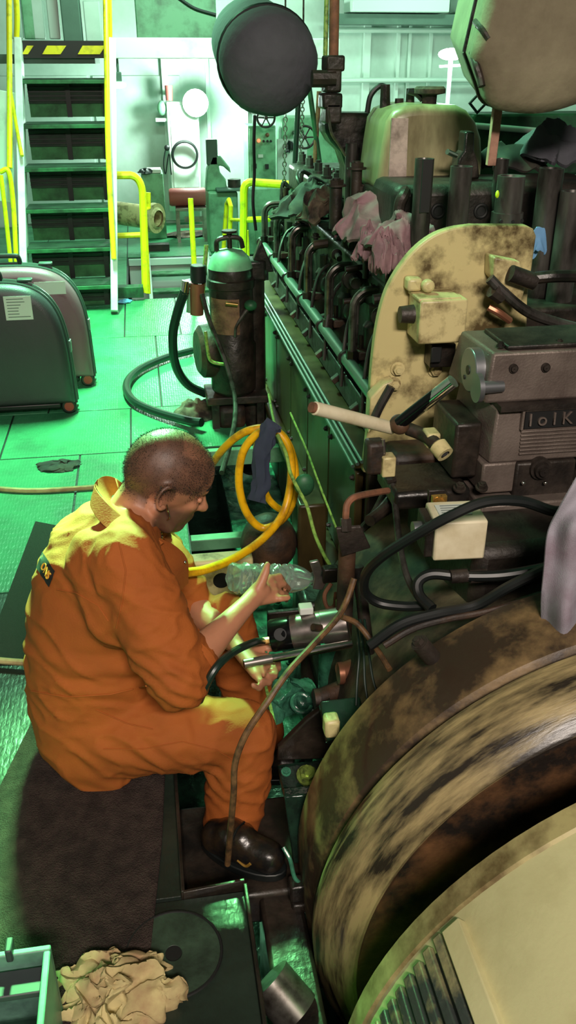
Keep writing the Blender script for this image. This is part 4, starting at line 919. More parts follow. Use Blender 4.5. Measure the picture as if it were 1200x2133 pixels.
for p0, p1, r, mt, lb in (((622, 200), (612, 390), .018, 'rubber_green', 'dark pole left of the chain under the round lagging'), ((644, 180), (672, 385), .017, 'green_dark', 'green pole leaning right between chain and clamp'), ((665, 190), (653, 385), .016, 'rust', 'brown pole crossing the green leaning pole')):
    q0, q1 = W(*p0, 6.1), W(*p1, 6.1); q1 = q0 + (q1 - q0) * (q0.z / (q0.z - q1.z))
    tag(MB().cyl(q0, q1, r, n=12).build('leaning_pole', mt), lb, 'pole', 'poles behind the engine')
t = thing('gauge_lever', 'small dark ball lever before the yellow railing behind the engine', 'lever', W(694, 395, 4.6))
MB().ell(W(694, 357, 4.6), .018).build('ball', 'oily', t); MB().cyl(W(694, 357, 4.6), W(695, 400, 4.6), .006).build('stem', 'oily', t)
# ================================================================== SUITCASES
def suitcase(px_r, py_b, px_top_r, py_top, y0, dep, mt, trim, lb, lab_px, wide):
    """right bottom corner, top right corner in the photo; the left side runs out of the frame"""
    br = WZ(px_r, py_b, 0.045); y0 = br.y
    h = W(px_top_r, py_top, y0).z - 0.03
    x1 = br.x; x0 = x1 - wide
    t = thing('suitcase', lb, 'suitcase', ((x0 + x1) / 2, y0 + dep / 2, 0), 'suitcases on the deck')
    def outline(ins):
        w = wide - 2 * ins; hh = h - 2 * ins; pts = []
        for i in range(41):
            a = PI * i / 40
            cx, sz = math.cos(a), math.sin(a)
            ex = (abs(cx) ** .62) * (1 if cx > 0 else -1); ez = abs(sz) ** .42
            pts.append((ex * w / 2 * (1 - .04 * ez), ez * hh))
        return [V(((x0 + x1) / 2 + p[0], 0, .055 + ins + p[1])) for p in pts]
    b = MB(); rr = []
    for yy, ins in ((0, .05), (.006, .026), (.022, .008), (.045, 0), (dep - .045, 0), (dep - .02, .01), (dep, .04)):
        rr.append([p + V((0, y0 + yy, 0)) for p in outline(ins)])
    body = b.rings(rr).build('shell', mt, t, angle=50)
    for yy in (.055, dep * .5):
        pts = [p + V((0, y0 + yy, 0)) for p in outline(-.003)]
        MB().tube(pts, .007 if yy < .1 else .010, 6, 1, smooth=False).build('piping', trim, t)
    for s, xx in ((1, x1 - .035), (-1, x0 + .035)):
        for yy in (.05, dep - .05):
            c = V((xx, y0 + yy, .04)); wh = MB().cyl(c + V((0, -.022, 0)), c + V((0, .022, 0)), .038, n=24).build('wheel', 'rubber', t, .005)
            MB().cyl(c + V((0, -.0235, 0)), c + V((0, .0235, 0)), .024, n=20).build('wheel_hub', 'wheel_red', wh)
            MB().box(c + V((-.01 * s, 0, .045)), (.07, .06, .04)).build('wheel_housing', 'rubber', t, .01)
    MB().box(((x0 + x1) / 2, y0 + dep / 2, .045), (wide * .8, dep * .7, .03)).build('base', 'rubber', t, .008)
    zt = .055 + h
    cx = (x0 + x1) / 2 - .02
    MB().tube([V((cx - .10, y0 + dep * .5, zt - .01)), V((cx - .095, y0 + dep * .5, zt + .035)), V((cx - .07, y0 + dep * .5, zt + .045)), V((cx + .07, y0 + dep * .5, zt + .045)), V((cx + .095, y0 + dep * .5, zt + .035)), V((cx + .10, y0 + dep * .5, zt - .01))], .013, 8).build('carry_handle', 'rubber', t)
    MB().box((x1 - wide * .24, y0 + dep * .5, zt + .002), (.07, .05, .014)).build('handle_cup', trim, t, .005)
    cb = V((x1 - .001, y0 + dep * .5, h * .55)); MB().box(cb, (.012, .04, .06)).build('latch', 'zinc', t, .003)
    return t, y0
s2, y2 = suitcase(196, 792, 150, 566, 0, .20, 'case_maroon', 'case_trim', 'maroon hard suitcase with a white sticker standing behind the black one', None, .80)
s1, y1 = suitcase(158, 848, 118, 602, 0, .20, 'case_black', 'case_trim', 'black hard suitcase with a paper label nearest the man', None, .74)
def sticker(px0, py0, px1, py1, y, root, name):
    a, b = W(px0, py0, y), W(px1, py1, y)
    o = MB().box(((a.x + b.x) / 2, y - .0012, (a.z + b.z) / 2), (b.x - a.x, .0016, a.z - b.z)).build(name, 'paper', root)
    return a, b, o
a, b, o = sticker(6, 618, 70, 665, y1, s1, 'paper_label')
for q in range(7):
    z = a.z - (a.z - b.z) * (.12 + .125 * q); L = (b.x - a.x) * (.62, .66, .5, .42, .4, .42, .82)[q]
    MB().box((a.x + .012 + L / 2, y1 - .0024, z), (L, .0006, .004)).build('print_line', 'print', o)
sticker(70, 588, 138, 612, y2, s2, 'white_sticker')
# ================================================================== FLOOR THINGS
def mat_poly(name, pts, th, mt, lb, cat='mat'):
    P = [WZ(*p) for p in pts]; b = MB().slab([p + V((0, 0, .001)) for p in P], (0, 0, th))
    o = b.build(name, mt, None, .003)
    return tag(o, lb, cat)
mat_poly('rubber_mat', [(74, 1090), (230, 1120), (200, 1382), (-60, 1384), (-5, 1300)], .010, 'carpet_green', 'dark green mat under the man beside his back')
mat_poly('carpet_runner', [(74, 1492), (200, 1470), (345, 1600), (338, 1760), (312, 2010), (300, 2230), (-180, 2230), (-90, 1850), (0, 1642)], .008, 'carpet', 'dark brown carpet strip the man is sitting on')
tag(MB().tube([WZ(-40, 1020) + V((0, 0, .012)), WZ(60, 1027) + V((0, 0, .012)), WZ(170, 1022) + V((0, 0, .012)), WZ(300, 1010) + V((0, 0, .012))], .011, 8).build('air_hose', 'rag_cream'), 'pale hose lying across the deck behind the man', 'hose')
tag(MB().tube([WZ(-40, 1384) + V((0, 0, .022)), WZ(20, 1390) + V((0, 0, .022)), WZ(90, 1395) + V((0, 0, .022))], .010, 8).build('air_hose', 'rag_cream'), 'pale hose lying on the mat at the left edge', 'hose')
c = WZ(126, 972)
rb = rag('x', c + V((0, 0, .008)), (.105, .055, .022), None, 21, fold=9, amp=.7, n=40, m=18)
tag(rb.build('floor_rag', 'rag_dark'), 'small dark crumpled rag on the green deck behind the man', 'rag')
c = WZ(258, 632)
tag(rag('x', c + V((0, .02, .01)), (.06, .05, .02), None, 23, n=24, m=14).build('blue_rag', 'rag_blue'), 'small light blue rag at the foot of the stair', 'rag')
# manhole disc and hole on the near deck
c = WZ(362, 1990)
dc = MB().lathe([(.012, 0), (.093, 0), (.096, .004), (.094, .007), (.018, .007), (.014, .003)], c, (0, 0, 1), 48).build('manhole_cover', 'cover_green')
tag(dc, 'round flush cover plate with a centre hole in the near deck', 'cover plate')
MB().torus(c + V((0, 0, .006)), (0, 0, 1), .0965, .0035, 48, 6).build('joint_ring', 'dark_glass', dc)
MB().cyl(c + V((0, 0, .0055)), c + V((0, 0, .0075)), .0165, n=24).build('centre_hole', 'dark_glass', dc)
# green plastic bin bottom left
tl = WZ(-20, 1958, .20); tr2 = WZ(106, 1966, .20); 
t = thing('plastic_bin', 'pale green open plastic box in the bottom left corner', 'box', (-0.35, 0.95, 0))
zt = .20
x1 = tr2.x; y1_ = tr2.y; x0 = x1 - .34; y0_ = y1_ - .26
wls = MB()
for (cx, cy, sx, sy) in (((x0 + x1) / 2, y1_ - .006, x1 - x0, .012), ((x0 + x1) / 2, y0_ + .006, x1 - x0, .012), (x0 + .006, (y0_ + y1_) / 2, .012, y1_ - y0_ - .024), (x1 - .006, (y0_ + y1_) / 2, .012, y1_ - y0_ - .024)):
    MB().box((cx, cy, .1 + .009), (sx, sy, .182)).build('wall', 'bin_green', t, .003)
MB().box(((x0 + x1) / 2, (y0_ + y1_) / 2, .014), (x1 - x0, y1_ - y0_, .01)).build('bottom', 'bin_green', t)
MB().box(((x0 + x1) / 2, y1_ - .045, .165), (x1 - x0 - .03, .05, .014)).build('divider', 'bin_dark', t, .003)
MB().box(((x0 + x1) / 2, (y0_ + y1_) / 2 - .03, .10), (x1 - x0 - .03, .15, .012)).build('tray', 'bin_green', t, .003)
MB().box((x1 - .07, y1_ - .004, .205), (.012, .03, .03)).build('clip', 'bin_dark', t, .003)
# crumpled cream rag
c = WZ(228, 2085)
tag(rag('x', c + V((0.01, -.0, .022)), (.125, .095, .085), None, 31, fold=15, amp=.75, n=110, m=60, ridge=1.5).build('cream_rag', 'rag_cream'), 'crumpled cream cotton rag lying on the near deck', 'rag')
# ================================================================== HOSES AND WIRES
def hose(name, pts, r, mt, lb, cat='hose', k=8, n=10):
    P = [W(*p) if len(p) == 3 and isinstance(p, tuple) else p for p in pts]
    return tag(MB().tube(P, r, n, k).build(name, mt), lb, cat)
hose('black_hose', [(1180, 1062, 1.5), (1150, 1064, 1.5), (1085, 1044, 1.5), (1010, 1046, 1.5), (940, 1074, 1.5), (865, 1115, 1.52), (795, 1160, 1.56), (763, 1195, 1.6), (760, 1232, 1.62), (788, 1255, 1.62), (840, 1263, 1.6), (885, 1262, 1.58)], .0115, 'rubber', 'black hose arching over the cream switch box')
hose('thin_conduit', [(818, 1010, 1.92), (824, 1060, 1.86), (832, 1130, 1.78), (846, 1195, 1.70), (872, 1245, 1.62), (905, 1266, 1.58)], .0085, 'oily_tube', 'thin dark conduit dropping from the valve block', 'conduit')
hose('black_hose', [(900, 1268, 1.54), (874, 1240, 1.58), (872, 1212, 1.6), (900, 1196, 1.6), (960, 1200, 1.58), (1050, 1198, 1.56), (1160, 1178, 1.54)], .0125, 'rubber', 'black hose looping below the cream switch box')
hose('black_hose', [(770, 1345, 1.5), (835, 1300, 1.5), (910, 1278, 1.5), (990, 1262, 1.5), (1060, 1222, 1.48), (1150, 1178, 1.46)], .012, 'rubber', 'black hose lying along the top of the flywheel housing')
hose('steel_conduit', [(800, 1345, 1.48), (860, 1310, 1.49), (930, 1290, 1.49), (1010, 1275, 1.48), (1110, 1248, 1.47)], .008, 'oily_rust', 'thin brown conduit beside the hose on the flywheel housing', 'conduit')
for i, (dx, lb) in enumerate(((0, 'left green wire hanging below the silver jack'), (16, 'middle green wire hanging below the silver jack'), (34, 'right green wire hanging below the silver jack'))):
    hose('thin_wire', [(742 + dx * .5, 1290, 1.66), (748 + dx * .6, 1360, 1.64), (744 + dx, 1420, 1.60), (742 + dx * 1.6, 1470, 1.56)], .0032, 'rubber_green', lb, 'wire')
hose('brown_cable', [(738, 1205, 1.62), (722, 1252, 1.60), (700, 1290, 1.56), (650, 1345, 1.50), (600, 1400, 1.44), (555, 1465, 1.40), (512, 1530, 1.38), (490, 1590, 1.37), (487, 1650, 1.36), (481, 1720, 1.37), (474, 1800, 1.40)], .0072, 'twig', 'brown cable running down past the man\'s knee to his boot', 'cable')
hose('brown_cable', [(712, 1285, 1.60), (745, 1300, 1.60), (780, 1345, 1.57), (812, 1395, 1.50)], .0068, 'twig', 'short brown cable from the jack to the flywheel housing', 'cable')
# cream handle and dark bar on the linkage
t = thing('lever_handle', 'cream painted lever handle jutting left before the control rods', 'lever', W(735, 868, 1.9))
MB().cyl(W(654, 850, 1.86), W(818, 892, 1.96), .0165, n=16).build('grip', 'cream_clean', t, .003)
MB().cyl(W(648, 848, 1.857), W(655, 850, 1.86), .013, n=14).build('end', 'rust', t)
t = thing('steel_lever', 'shiny dark steel bar slanting up to the governor knobs', 'lever', W(885, 838, 1.9))
MB().cyl(W(832, 882, 1.93), W(944, 794, 1.86), .0165, n=18).build('bar', 'black_steel', t)
MB().cyl(W(880, 845, 1.90), W(944, 794, 1.859), .0168, n=18).build('sleeve', 'chrome', t)
MB().ell(W(832, 884, 1.94), (.025, .03, .025)).build('boss', 'oily_rust', t)
# yellow air hose, looped and tied
def loop(cx, cy, rx, ry, y, n, a0, a1, dy=0):
    return [W(cx + rx * math.cos(a0 + (a1 - a0) * i / n), cy + ry * math.sin(a0 + (a1 - a0) * i / n), y + dy * i / n) for i in range(n + 1)]
pts = [W(388, 1193, 1.95), W(430, 1186, 2.0), W(490, 1162, 2.1), W(550, 1120, 2.2), W(592, 1065, 2.28), W(607, 990, 2.32), W(600, 930, 2.34), W(570, 896, 2.36), W(535, 905, 2.37), W(505, 945, 2.38), W(498, 1010, 2.38), W(515, 1070, 2.38), W(548, 1100, 2.38), W(590, 1080, 2.36), W(613, 1030, 2.36), W(612, 960, 2.38), W(590, 910, 2.40), W(555, 892, 2.42), W(510, 900, 2.44), W(470, 930, 2.5), W(440, 970, 2.6), W(420, 1010, 2.7)]
yh = tag(MB().tube(pts, .0125, 12, 8).build('yellow_hose', 'yellow_hose'), 'yellow air hose hung in loops from a blue rag tie', 'hose')
tag(MB().tube([W(548, 905, 2.42), W(535, 930, 2.44), W(540, 985, 2.46), W(560, 1040, 2.46), W(592, 1064, 2.46), W(610, 1050, 2.45)], .0115, 10).build('yellow_hose', 'yellow_hose'), 'short inner loop of yellow hose behind the blue rag', 'hose')
kt = MB()
def strip(pts, w0, w1, y, name, mt, lb, seed):
    b = MB(); rr = []; P = catmull([W(*p, y) for p in pts], 8); n = len(P)
    for i, p in enumerate(P):
        f = i / (n - 1); w_ = w0 + (w1 - w0) * f; d = (P[min(i + 1, n - 1)] - P[max(i - 1, 0)]).normalized()
        sd = d.cross(FW).normalized(); ring = []
        for j in range(20):
            a = 2 * PI * j / 20; q = 1 + .5 * noise.noise(V((math.cos(a) * 2, math.sin(a) * 2 + seed, f * 7)))
            ring.append(p + sd * (w_ * math.cos(a) * q) - FW * (w_ * .45 * math.sin(a) * q))
        rr.append(ring)
    return tag(b.rings(rr).build(name, mt), lb, 'rag')
strip([(572, 880), (560, 900), (545, 945), (545, 1000), (535, 1045)], .024, .026, 2.30, 'tie_rag', 'rag_navy', 'dark blue rag tying up the yellow hose', 2)
wr_ = tag(MB().tube([W(560, 822, 2.7), W(567, 860, 2.5), W(574, 890, 2.32)], .0042, 8).build('wire_rope', 'wire_green'), 'upper length of pale green wire above the blue rag', 'wire')
wr_ = tag(MB().tube([W(578, 905, 2.26), W(596, 945, 2.24), W(605, 985, 2.22), W(622, 1020, 2.20), W(640, 1055, 2.16), W(655, 1110, 2.1), W(672, 1150, 2.04), W(688, 1178, 2.0)], .0052, 8).build('wire_rope', 'wire_green'), 'crooked pale green wire from the blue rag to the jack bracket', 'wire')
MB().ell(W(634, 1010, 2.22), (.03, .02, .035)).build('tape_lump', 'green_dark', wr_)
tag(MB().tube([W(605, 860, 2.75), W(640, 940, 2.5), W(662, 1000, 2.35), W(700, 1098, 2.15)], .0035, 6).build('thin_green_wire', 'wire_green'), 'thin straight green wire along the crankcase doors', 'wire')
# ================================================================== FILTER UNIT at the engine's far end
base = WZ(470, 880)
fx, fy = W(484, 700, 4.05).x, 4.05
t = thing('filter_unit', 'tall oily filter vessel with rust patches beside the engine\'s far end', 'filter', (fx, fy, -.05))
zT = W(480, 522, fy).z
k = 1 / 1800 * (W(480, 600, fy) - EYE).dot(FW)
R1 = 46 * k
c = V((fx, fy, 0))
ve = MB().lathe([(.0, zT + .012), (R1 * .55, zT), (R1 * .85, zT - .03), (R1, zT - .08), (R1, zT - .12), (R1 * 1.08, zT - .125), (R1 * 1.08, zT - .16), (R1, zT - .165), (R1, .42), (R1 * 1.1, .40), (R1 * 1.05, .18), (R1 * .6, .12)], c, (0, 0, 1), 32).build('vessel', 'oily', t)
MB().lathe([(.0, zT + .014), (R1 * .56, zT + .002), (R1 * .86, zT - .028), (R1 * 1.01, zT - .075)], c, (0, 0, 1), 32).build('lit_dome', 'green_paint', t)  # green light on the vessel top, put in as pale green paint
MB().lathe([(R1 * 1.012, zT - .20), (R1 * 1.015, .47)], c, (0, 0, 1), 20, math.radians(200), math.radians(285), (1, 0, 0)).build('rust_patch', 'rust_patch', ve)
MB().tube([c + V((-.06, 0, zT + .0)), c + V((-.05, 0, zT + .05)), c + V((.04, 0, zT + .055)), c + V((.06, 0, zT + .01))], .012, 8).build('yoke', 'oily', t)
MB().lathe([(.012, -.03), (.012, .05), (.035, .05), (.035, .06), (.001, .06)], c + V((0, 0, zT + .03)), (0, 0, 1), 14).build('yoke_screw', 'oily', t)
MB().cyl(W(495, 635, fy - .12), W(470, 632, fy - .12), .009).build('clasp', 'brass', ve)
c2 = W(528, 560, 4.1); MB().box(c2, (.11, .12, .10)).build('head_block', 'oily', t, .015)
MB().prism([(-.05, -.05), (.07, -.05), (.01, .10)], W(540, 545, 4.05), (1, 0, 0), (0, 0, 1), (0, .05, 0)).build('pointer_cover', 'oily', t, .006)
MB().cyl((fx + .10, fy + .05, -.3), (fx + .10, fy + .05, .70), .065, n=24).build('second_vessel', 'oily', t)
MB().box((fx + .01, fy + .02, .14), (.30, .22, .04)).build('support', 'oily_rust', t, .006)
for dx, dy in ((-.10, -.07), (.12, -.07), (-.10, .1), (.12, .1)): MB().box((fx + dx, fy + dy, -.02), (.035, .035, .3)).build('leg', 'oily', t)
MB().box((fx - .02, fy - .03, .05), (.14, .12, .12)).build('oily_lump', 'oily_rust', t, .03)
MB().tube([W(520, 640, 3.95), W(508, 655, 3.95), W(492, 680, 3.95), W(490, 702, 3.95)], .009, 8).build('drain_pipe', 'pipe_steel', t)
MB().ell(W(522, 636, 3.95), (.03, .03, .025)).build('cock', 'green_dark', t)
# lagged elbow to the left
MB().lathe([(.001, -.02), (.10, -.02), (.125, .0), (.13, .05), (.10, .12), (.06, .13)], W(420, 735, 4.05) + V((0, .02, 0)), (1, .15, 0), 24).build('pipe_flange', 'oily_rust', t)
MB().cyl(W(425, 735, 4.07), W(480, 740, 4.07), .07, n=20).build('branch_pipe', 'oily', t)
MB().tube([W(428, 690, 3.9), W(432, 725, 3.9), W(440, 752, 3.9), W(470, 760, 3.9)], .008, 8).build('gauge_pipe', 'wire_green', t)
# regulator on its left
t = thing('air_regulator', 'small air filter regulator with a black cap left of the filter vessel', 'regulator', W(410, 650, 3.95))
MB().cyl(W(410, 655, 3.95), W(411, 590, 3.95), .030, .034, n=16).build('bowl', 'copper', t)
MB().cyl(W(400, 650, 3.97), W(402, 600, 3.97), .026, n=16).build('bowl', 'green_paint', t)
MB().cyl(W(413, 588, 3.95), W(413, 552, 3.95), .036, n=18).build('cap', 'black_paint', t, .004)
MB().cyl(W(420, 640, 3.94), W(430, 510, 3.98), .010).build('stand_pipe', 'wire_green', t)
MB().cyl(W(388, 585, 3.95), W(384, 612, 3.95), .020, n=14).build('elbow', 'chrome', t)
MB().tube([W(384, 590, 3.95), W(396, 588, 3.95), W(410, 592, 3.95)], .016, 10).build('elbow', 'zinc', t)
hose('black_hose', [(385, 606, 3.95), (370, 650, 3.97), (360, 700, 4.0), (366, 760, 4.05), (390, 800, 4.1), (428, 820, 4.15)], .022, 'rubber_green', 'thick black hose dropping from the regulator to the deck')
hose('black_hose', [WZ(400, 730, .03), WZ(345, 745, .03), WZ(290, 770, .03), WZ(264, 800, .03), WZ(275, 832, .03), WZ(320, 856, .03), WZ(390, 876, .04), WZ(420, 880, .05)], .022, 'rubber_green', 'thick dark hose looping over the green deck')
hose('clear_hose', [(421, 612, 3.88), (435, 665, 3.86), (455, 715, 3.84), (472, 760, 3.8), (488, 820, 3.7), (490, 870, 3.55), (478, 930, 3.3), (462, 985, 3.1)], .011, 'pipe_steel', 'grey flexible hose hanging down the filter vessel')
c = WZ(402, 868); tag(rag('x', c + V((.02, 0, .03)), (.10, .10, .08), None, 41, n=40, m=24).build('grey_cloth', 'rag_dirty'), 'dirty grey-green cloth bundled at the foot of the filter', 'rag')
# ================================================================== RAGS ON THE ENGINE
tag(rag('x', W(676, 440, 3.8), (.13, .14, .12), None, 51, fold=9, amp=.7, n=60, m=30).build('oily_rag', 'rag_dirty'), 'stiff brown oily rag on the far cylinder heads', 'rag')
tag(rag('x', W(645, 425, 4.1), (.19, .16, .12), None, 52, fold=7, amp=.6, n=40, m=22).build('black_rag', 'rag_dark'), 'black rag at the far end of the cylinder heads', 'rag')
b = rag('x', W(772, 478, 2.85), (.125, .13, .10), None, 53, fold=7, amp=.5, n=70, m=36)
tag(b.build('pink_rag', 'rag_pink'), 'dusky pink plastic-wrapped rag on the fuel pumps, larger and farther', 'rag')
b = rag('x', W(838, 498, 2.58), (.09, .1, .07), None, 54, fold=8, amp=.5, n=60, m=30)
tag(b.build('pink_rag', 'rag_pink'), 'dusky pink rag lying just behind the cream end plate', 'rag')
b = rag('x', W(806, 548, 2.48), (.05, .035, .11), None, 55, fold=10, amp=.6, n=60, m=36)
tag(b.build('pink_rag', 'rag_pink'), 'pale pink striped rag hanging down beside the cream end plate', 'rag')
b = rag('x', W(763, 530, 2.62), (.04, .03, .09), None, 56, fold=10, amp=.6, n=50, m=30)
tag(b.build('pink_rag', 'rag_pink'), 'small pink rag tail hanging over the fuel pipes', 'rag')
tag(rag('x', W(1118, 525, 2.31), (.03, .012, .06), None, 57, fold=3, amp=.2, n=30, m=18).build('blue_cloth', 'rag_blue'), 'light blue cloth peeping out behind the right of the end plate', 'cloth')
# hanging grey cloth at the right edge
def cloth(edgeL, edgeR, y0, y1, nx, mt, name, lb, th=.004):
    b = MB(); L = catmull([V((p[0], p[1], 0)) for p in edgeL], 6); Rr = catmull([V((p[0], p[1], 0)) for p in edgeR], 6)
    n = min(len(L), len(Rr)); front = []; back = []
    for i in range(n):
        f = i / (n - 1); r1 = []; r2 = []
        for j in range(nx + 1):
            g = j / nx; px = L[i].x + (Rr[i].x - L[i].x) * g; py = L[i].y + (Rr[i].y - L[i].y) * g
            y = y0 + (y1 - y0) * f + .03 * math.sin(g * 13 + f * 2.0) * (.3 + f) * .7 + .02 * noise.noise(V((g * 4, f * 5, 2))) + .06 * (g - .5) ** 2
            p = W(px, py, y); r1.append(p); r2.append(p + V((0, th, 0)))
        front.append(r1); back.append(r2)
    rr = [a + list(reversed(c_)) for a, c_ in zip(front, back)]
    return tag(b.rings(rr).build(name, mt, None, 0, True, 60), lb, 'cloth')
cloth([(1205, 990), (1165, 1060), (1142, 1110), (1134, 1180), (1128, 1260), (1132, 1330), (1146, 1400)], [(1330, 980), (1330, 1050), (1330, 1120), (1330, 1200), (1330, 1290), (1320, 1370), (1310, 1440)], 1.36, 1.30, 26, 'rag_grey', 'grey_cloth', 'light grey cloth hanging over the housing at the right edge')
# ================================================================== JACK, BAR, BOTTLE
JL, JR = W(564, 1325, 1.80), W(726, 1298, 1.77)
d = (JR - JL).normalized(); L = (JR - JL).length
t = thing('hydraulic_jack', 'shiny silver hydraulic jack cylinder with black collar beside the man\'s hands', 'jack', JL - V((0, 0, .04)))
kj = (JL - EYE).dot(FW) / 1800; rj = 35 * kj
MB().lathe([(rj * .7, 0), (rj * .93, 0), (rj * .98, .004), (rj * .98, L * .28), (rj * .90, L * .285)], JL, d, 40).cyl(JL, JL + d * .003, rj * .9, n=40).build('collar', 'black_steel', t)
MB().lathe([(rj * .8, L * .27), (rj, L * .275), (rj * 1.02, L * .29), (rj * 1.02, L * .66), (rj * 1.04, L * .665), (rj * 1.04, L * .98), (rj * .9, L), (0, L)], JL, d, 48).build('barrel', 'steel', t)
p = JL + d * L * .12 + (EYE - JL).normalized() * rj * .97; n_ = (p - (JL + d * L * .12)).normalized()
MB().lathe([(.016, .003), (.013, .003), (.012, -.006)], p, n_, 18).cyl(p - n_ * .003, p + n_ * .001, .013).build('port', 'dark_glass', t)
MB().box(W(637, 1268, 1.80), (.035, .03, .02)).build('top_lug', 'paper', t, .003)
MB().box(W(715, 1275, 1.83), (.03, .06, .05)).build('end_block', 'bolt_green', t, .004)
MB().box(W(728, 1250, 1.83), (.014, .03, .035)).build('end_tab', 'copper', t, .003)
p = W(683, 1328, 1.745); MB().box(W(688, 1336, 1.745), (.05, .004, .014)).build('sticker', 'label_green', t)
MB().cyl(W(668, 1308, 1.73), W(652, 1306, 1.72), .009, n=10).build('nipple', 'oily_rust', t)
p0 = W(562, 1334, 1.785)
MB().cyl(p0, p0 - d * .022, .0095, n=6).build('hose_fitting', 'brass', t)
hose('hydraulic_hose', [p0 - d * .018, (530, 1338, 1.70), (490, 1356, 1.62), (455, 1385, 1.56), (430, 1425, 1.54), (415, 1460, 1.55)], .0095, 'rubber_green', 'dark green hydraulic hose curving from the jack over the man\'s lap')
t = thing('tommy_bar', 'long chrome tommy bar lying across the man\'s palm', 'bar', W(620, 1362, 1.72))
MB().cyl(W(508, 1383, 1.665), W(732, 1341, 1.70), .0105, n=18).build('rod', 'chrome', t)
MB().cyl(W(508, 1383, 1.665), W(566, 1372, 1.674), .0112, n=18).build('grip_end', 'steel', t)
tag(MB().bar(W(588, 1352, 1.80), W(700, 1328, 1.86), .03, .012).build('green_strip', 'bilge_teal'), 'teal green flat strip under the jack', 'strip')
# plastic bottle with ribs, neck toward the engine
BL, BR = W(484, 1203, 1.94), W(664, 1206, 2.04)
d = (BR - BL).normalized(); L = (BR - BL).length; kb = (BL - EYE).dot(FW) / 1800; rb_ = 32 * kb
prof = [(rb_ * .2, .002), (rb_ * .85, 0), (rb_, .012)]
for q in range(9):
    h = .02 + q * (L * .62 - .02) / 9; s = (L * .62 - .02) / 9
    prof += [(rb_, h), (rb_ * .84, h + s * .35), (rb_ * .84, h + s * .65), (rb_, h + s)]
prof += [(rb_ * .95, L * .70), (rb_ * .75, L * .80), (rb_ * .42, L * .88), (rb_ * .40, L * .95)]
t = thing('plastic_bottle', 'crinkled clear plastic bottle held by the man before the engine', 'bottle', BL - V((0, 0, .04)))
sh = MB().lathe(prof, BL, d, 36)
for i, p in enumerate(sh.v): sh.v[i] = p + nvec(p * 42) * .007
sh.build('shell', 'plastic_clear', t)
MB().cyl(BL + d * .006, BL + d * .012, rb_ * .8, n=24).build('base', 'plastic_clear', t)
MB().cyl(BL + d * L * .93, BL + d * L * 1.04, rb_ * .5, n=20).build('cap', 'rag_grey', t)
t = thing('jack_bracket', 'rusty clamp bracket standing behind the silver jack', 'bracket', W(680, 1250, 1.98))
MB().slab(P2([(645, 1172), (664, 1168), (672, 1188), (668, 1200), (682, 1212), (672, 1230), (652, 1228), (656, 1205)], 1.98), (0, .012, 0)).build('claw', 'steel', t, .003)
MB().box(W(688, 1195, 1.98), (.045, .03, .045)).build('nut_block', 'oily', t, .005)
MB().tube([W(690, 1215, 1.97), W(676, 1240, 1.96), W(682, 1265, 1.95), W(696, 1262, 1.95), W(700, 1235, 1.95)], .006, 8).build('hook', 'rust', t)
# teal debris and ball in the pit
tag(MB().ell(W(516, 1472, 1.9), (.035, .035, .03)).build('steel_ball', 'bilge_teal'), 'shiny dark green knob in the pit between the man\'s knees', 'knob')
tag(MB().bar(W(553, 1428, 1.85), W(572, 1510, 1.72), .008, .006).build('green_rule', 'wire_green'), 'pale green metal strip standing in the pit beside the knee', 'strip')
tag(rag('x', W(590, 1450, 1.95), (.09, .10, .05), None, 61, fold=10, amp=.6, n=50, m=28).build('pit_rag', 'bilge_teal'), 'wet teal rag lying in the pit below the jack', 'rag')
tag(MB().torus(W(628, 1465, 1.88), (.2, -.5, 1), .028, .006, 24, 8, .4, 5.6).build('ring_clip', 'bilge_teal'), 'open teal ring clip lying in the pit', 'ring')
tag(MB().tube([W(590, 1765, 1.40), W(604, 1790, 1.38), W(615, 1830, 1.36), W(640, 1850, 1.36), W(645, 1895, 1.34), W(615, 1900, 1.34)], .005, 8).build('copper_line', 'bilge_teal'), 'thin teal pipe bent beside the man\'s boot', 'pipe')
tag(MB().box(W(622, 1850, 1.36), (.045, .04, .05)).box(W(622, 1885, 1.35), (.035, .03, .03)).build('pipe_clamp_block', 'oily', None, .006), 'black clamp block under the thin teal pipe', 'clamp')
tag(MB().cyl(W(560, 2040, 1.15), W(620, 2110, 1.1), .05, n=24).build('bilge_pipe', 'pipe_steel'), 'dull steel pipe lying low beside the deck edge', 'pipe')
tag(MB().box((.205, 1.15, -.30), (.10, .5, .3)).build('bilge_box', 'oily', None, .01), 'black steel box below the near deck edge', 'box')
# ================================================================== THE MAN
man = thing('person', 'man in orange overalls sitting on the deck edge, head bent over the jack', 'person', WZ(200, 1590))
def fused(mb, name, mt, parent, vox, smooth, fn=None, sub=0):
    """closed shapes melted into one continuous skin"""
    me = bpy.data.meshes.new('tmp'); me.from_pydata(mb.v, [], mb.f)
    bm = bmesh.new(); bm.from_mesh(me); bmesh.ops.recalc_face_normals(bm, faces=bm.faces); bm.to_mesh(me); bm.free()
    o = bpy.data.objects.new('tmp', me); C.objects.link(o)
    r = o.modifiers.new('r', 'REMESH'); r.mode = 'VOXEL'; r.voxel_size = vox
    s = o.modifiers.new('s', 'SMOOTH'); s.iterations = smooth; s.factor = 0.5
    dg = bpy.context.evaluated_depsgraph_get(); dg.update()
    m2 = bpy.data.meshes.new_from_object(o.evaluated_get(dg))
    C.objects.unlink(o); bpy.data.objects.remove(o); bpy.data.meshes.remove(me)
    org = wloc(parent)
    if fn:
        nr = [v.normal.copy() for v in m2.vertices]
        for v, n in zip(m2.vertices, nr): v.co = fn(v.co, n)
    m2.transform(Matrix.Translation(-org)); m2.update()
    m2.materials.clear(); m2.materials.append(M[mt]); m2.shade_smooth(); m2.name = name
    ob = bpy.data.objects.new(name, m2); C.objects.link(ob); ob.parent = parent
    return ob
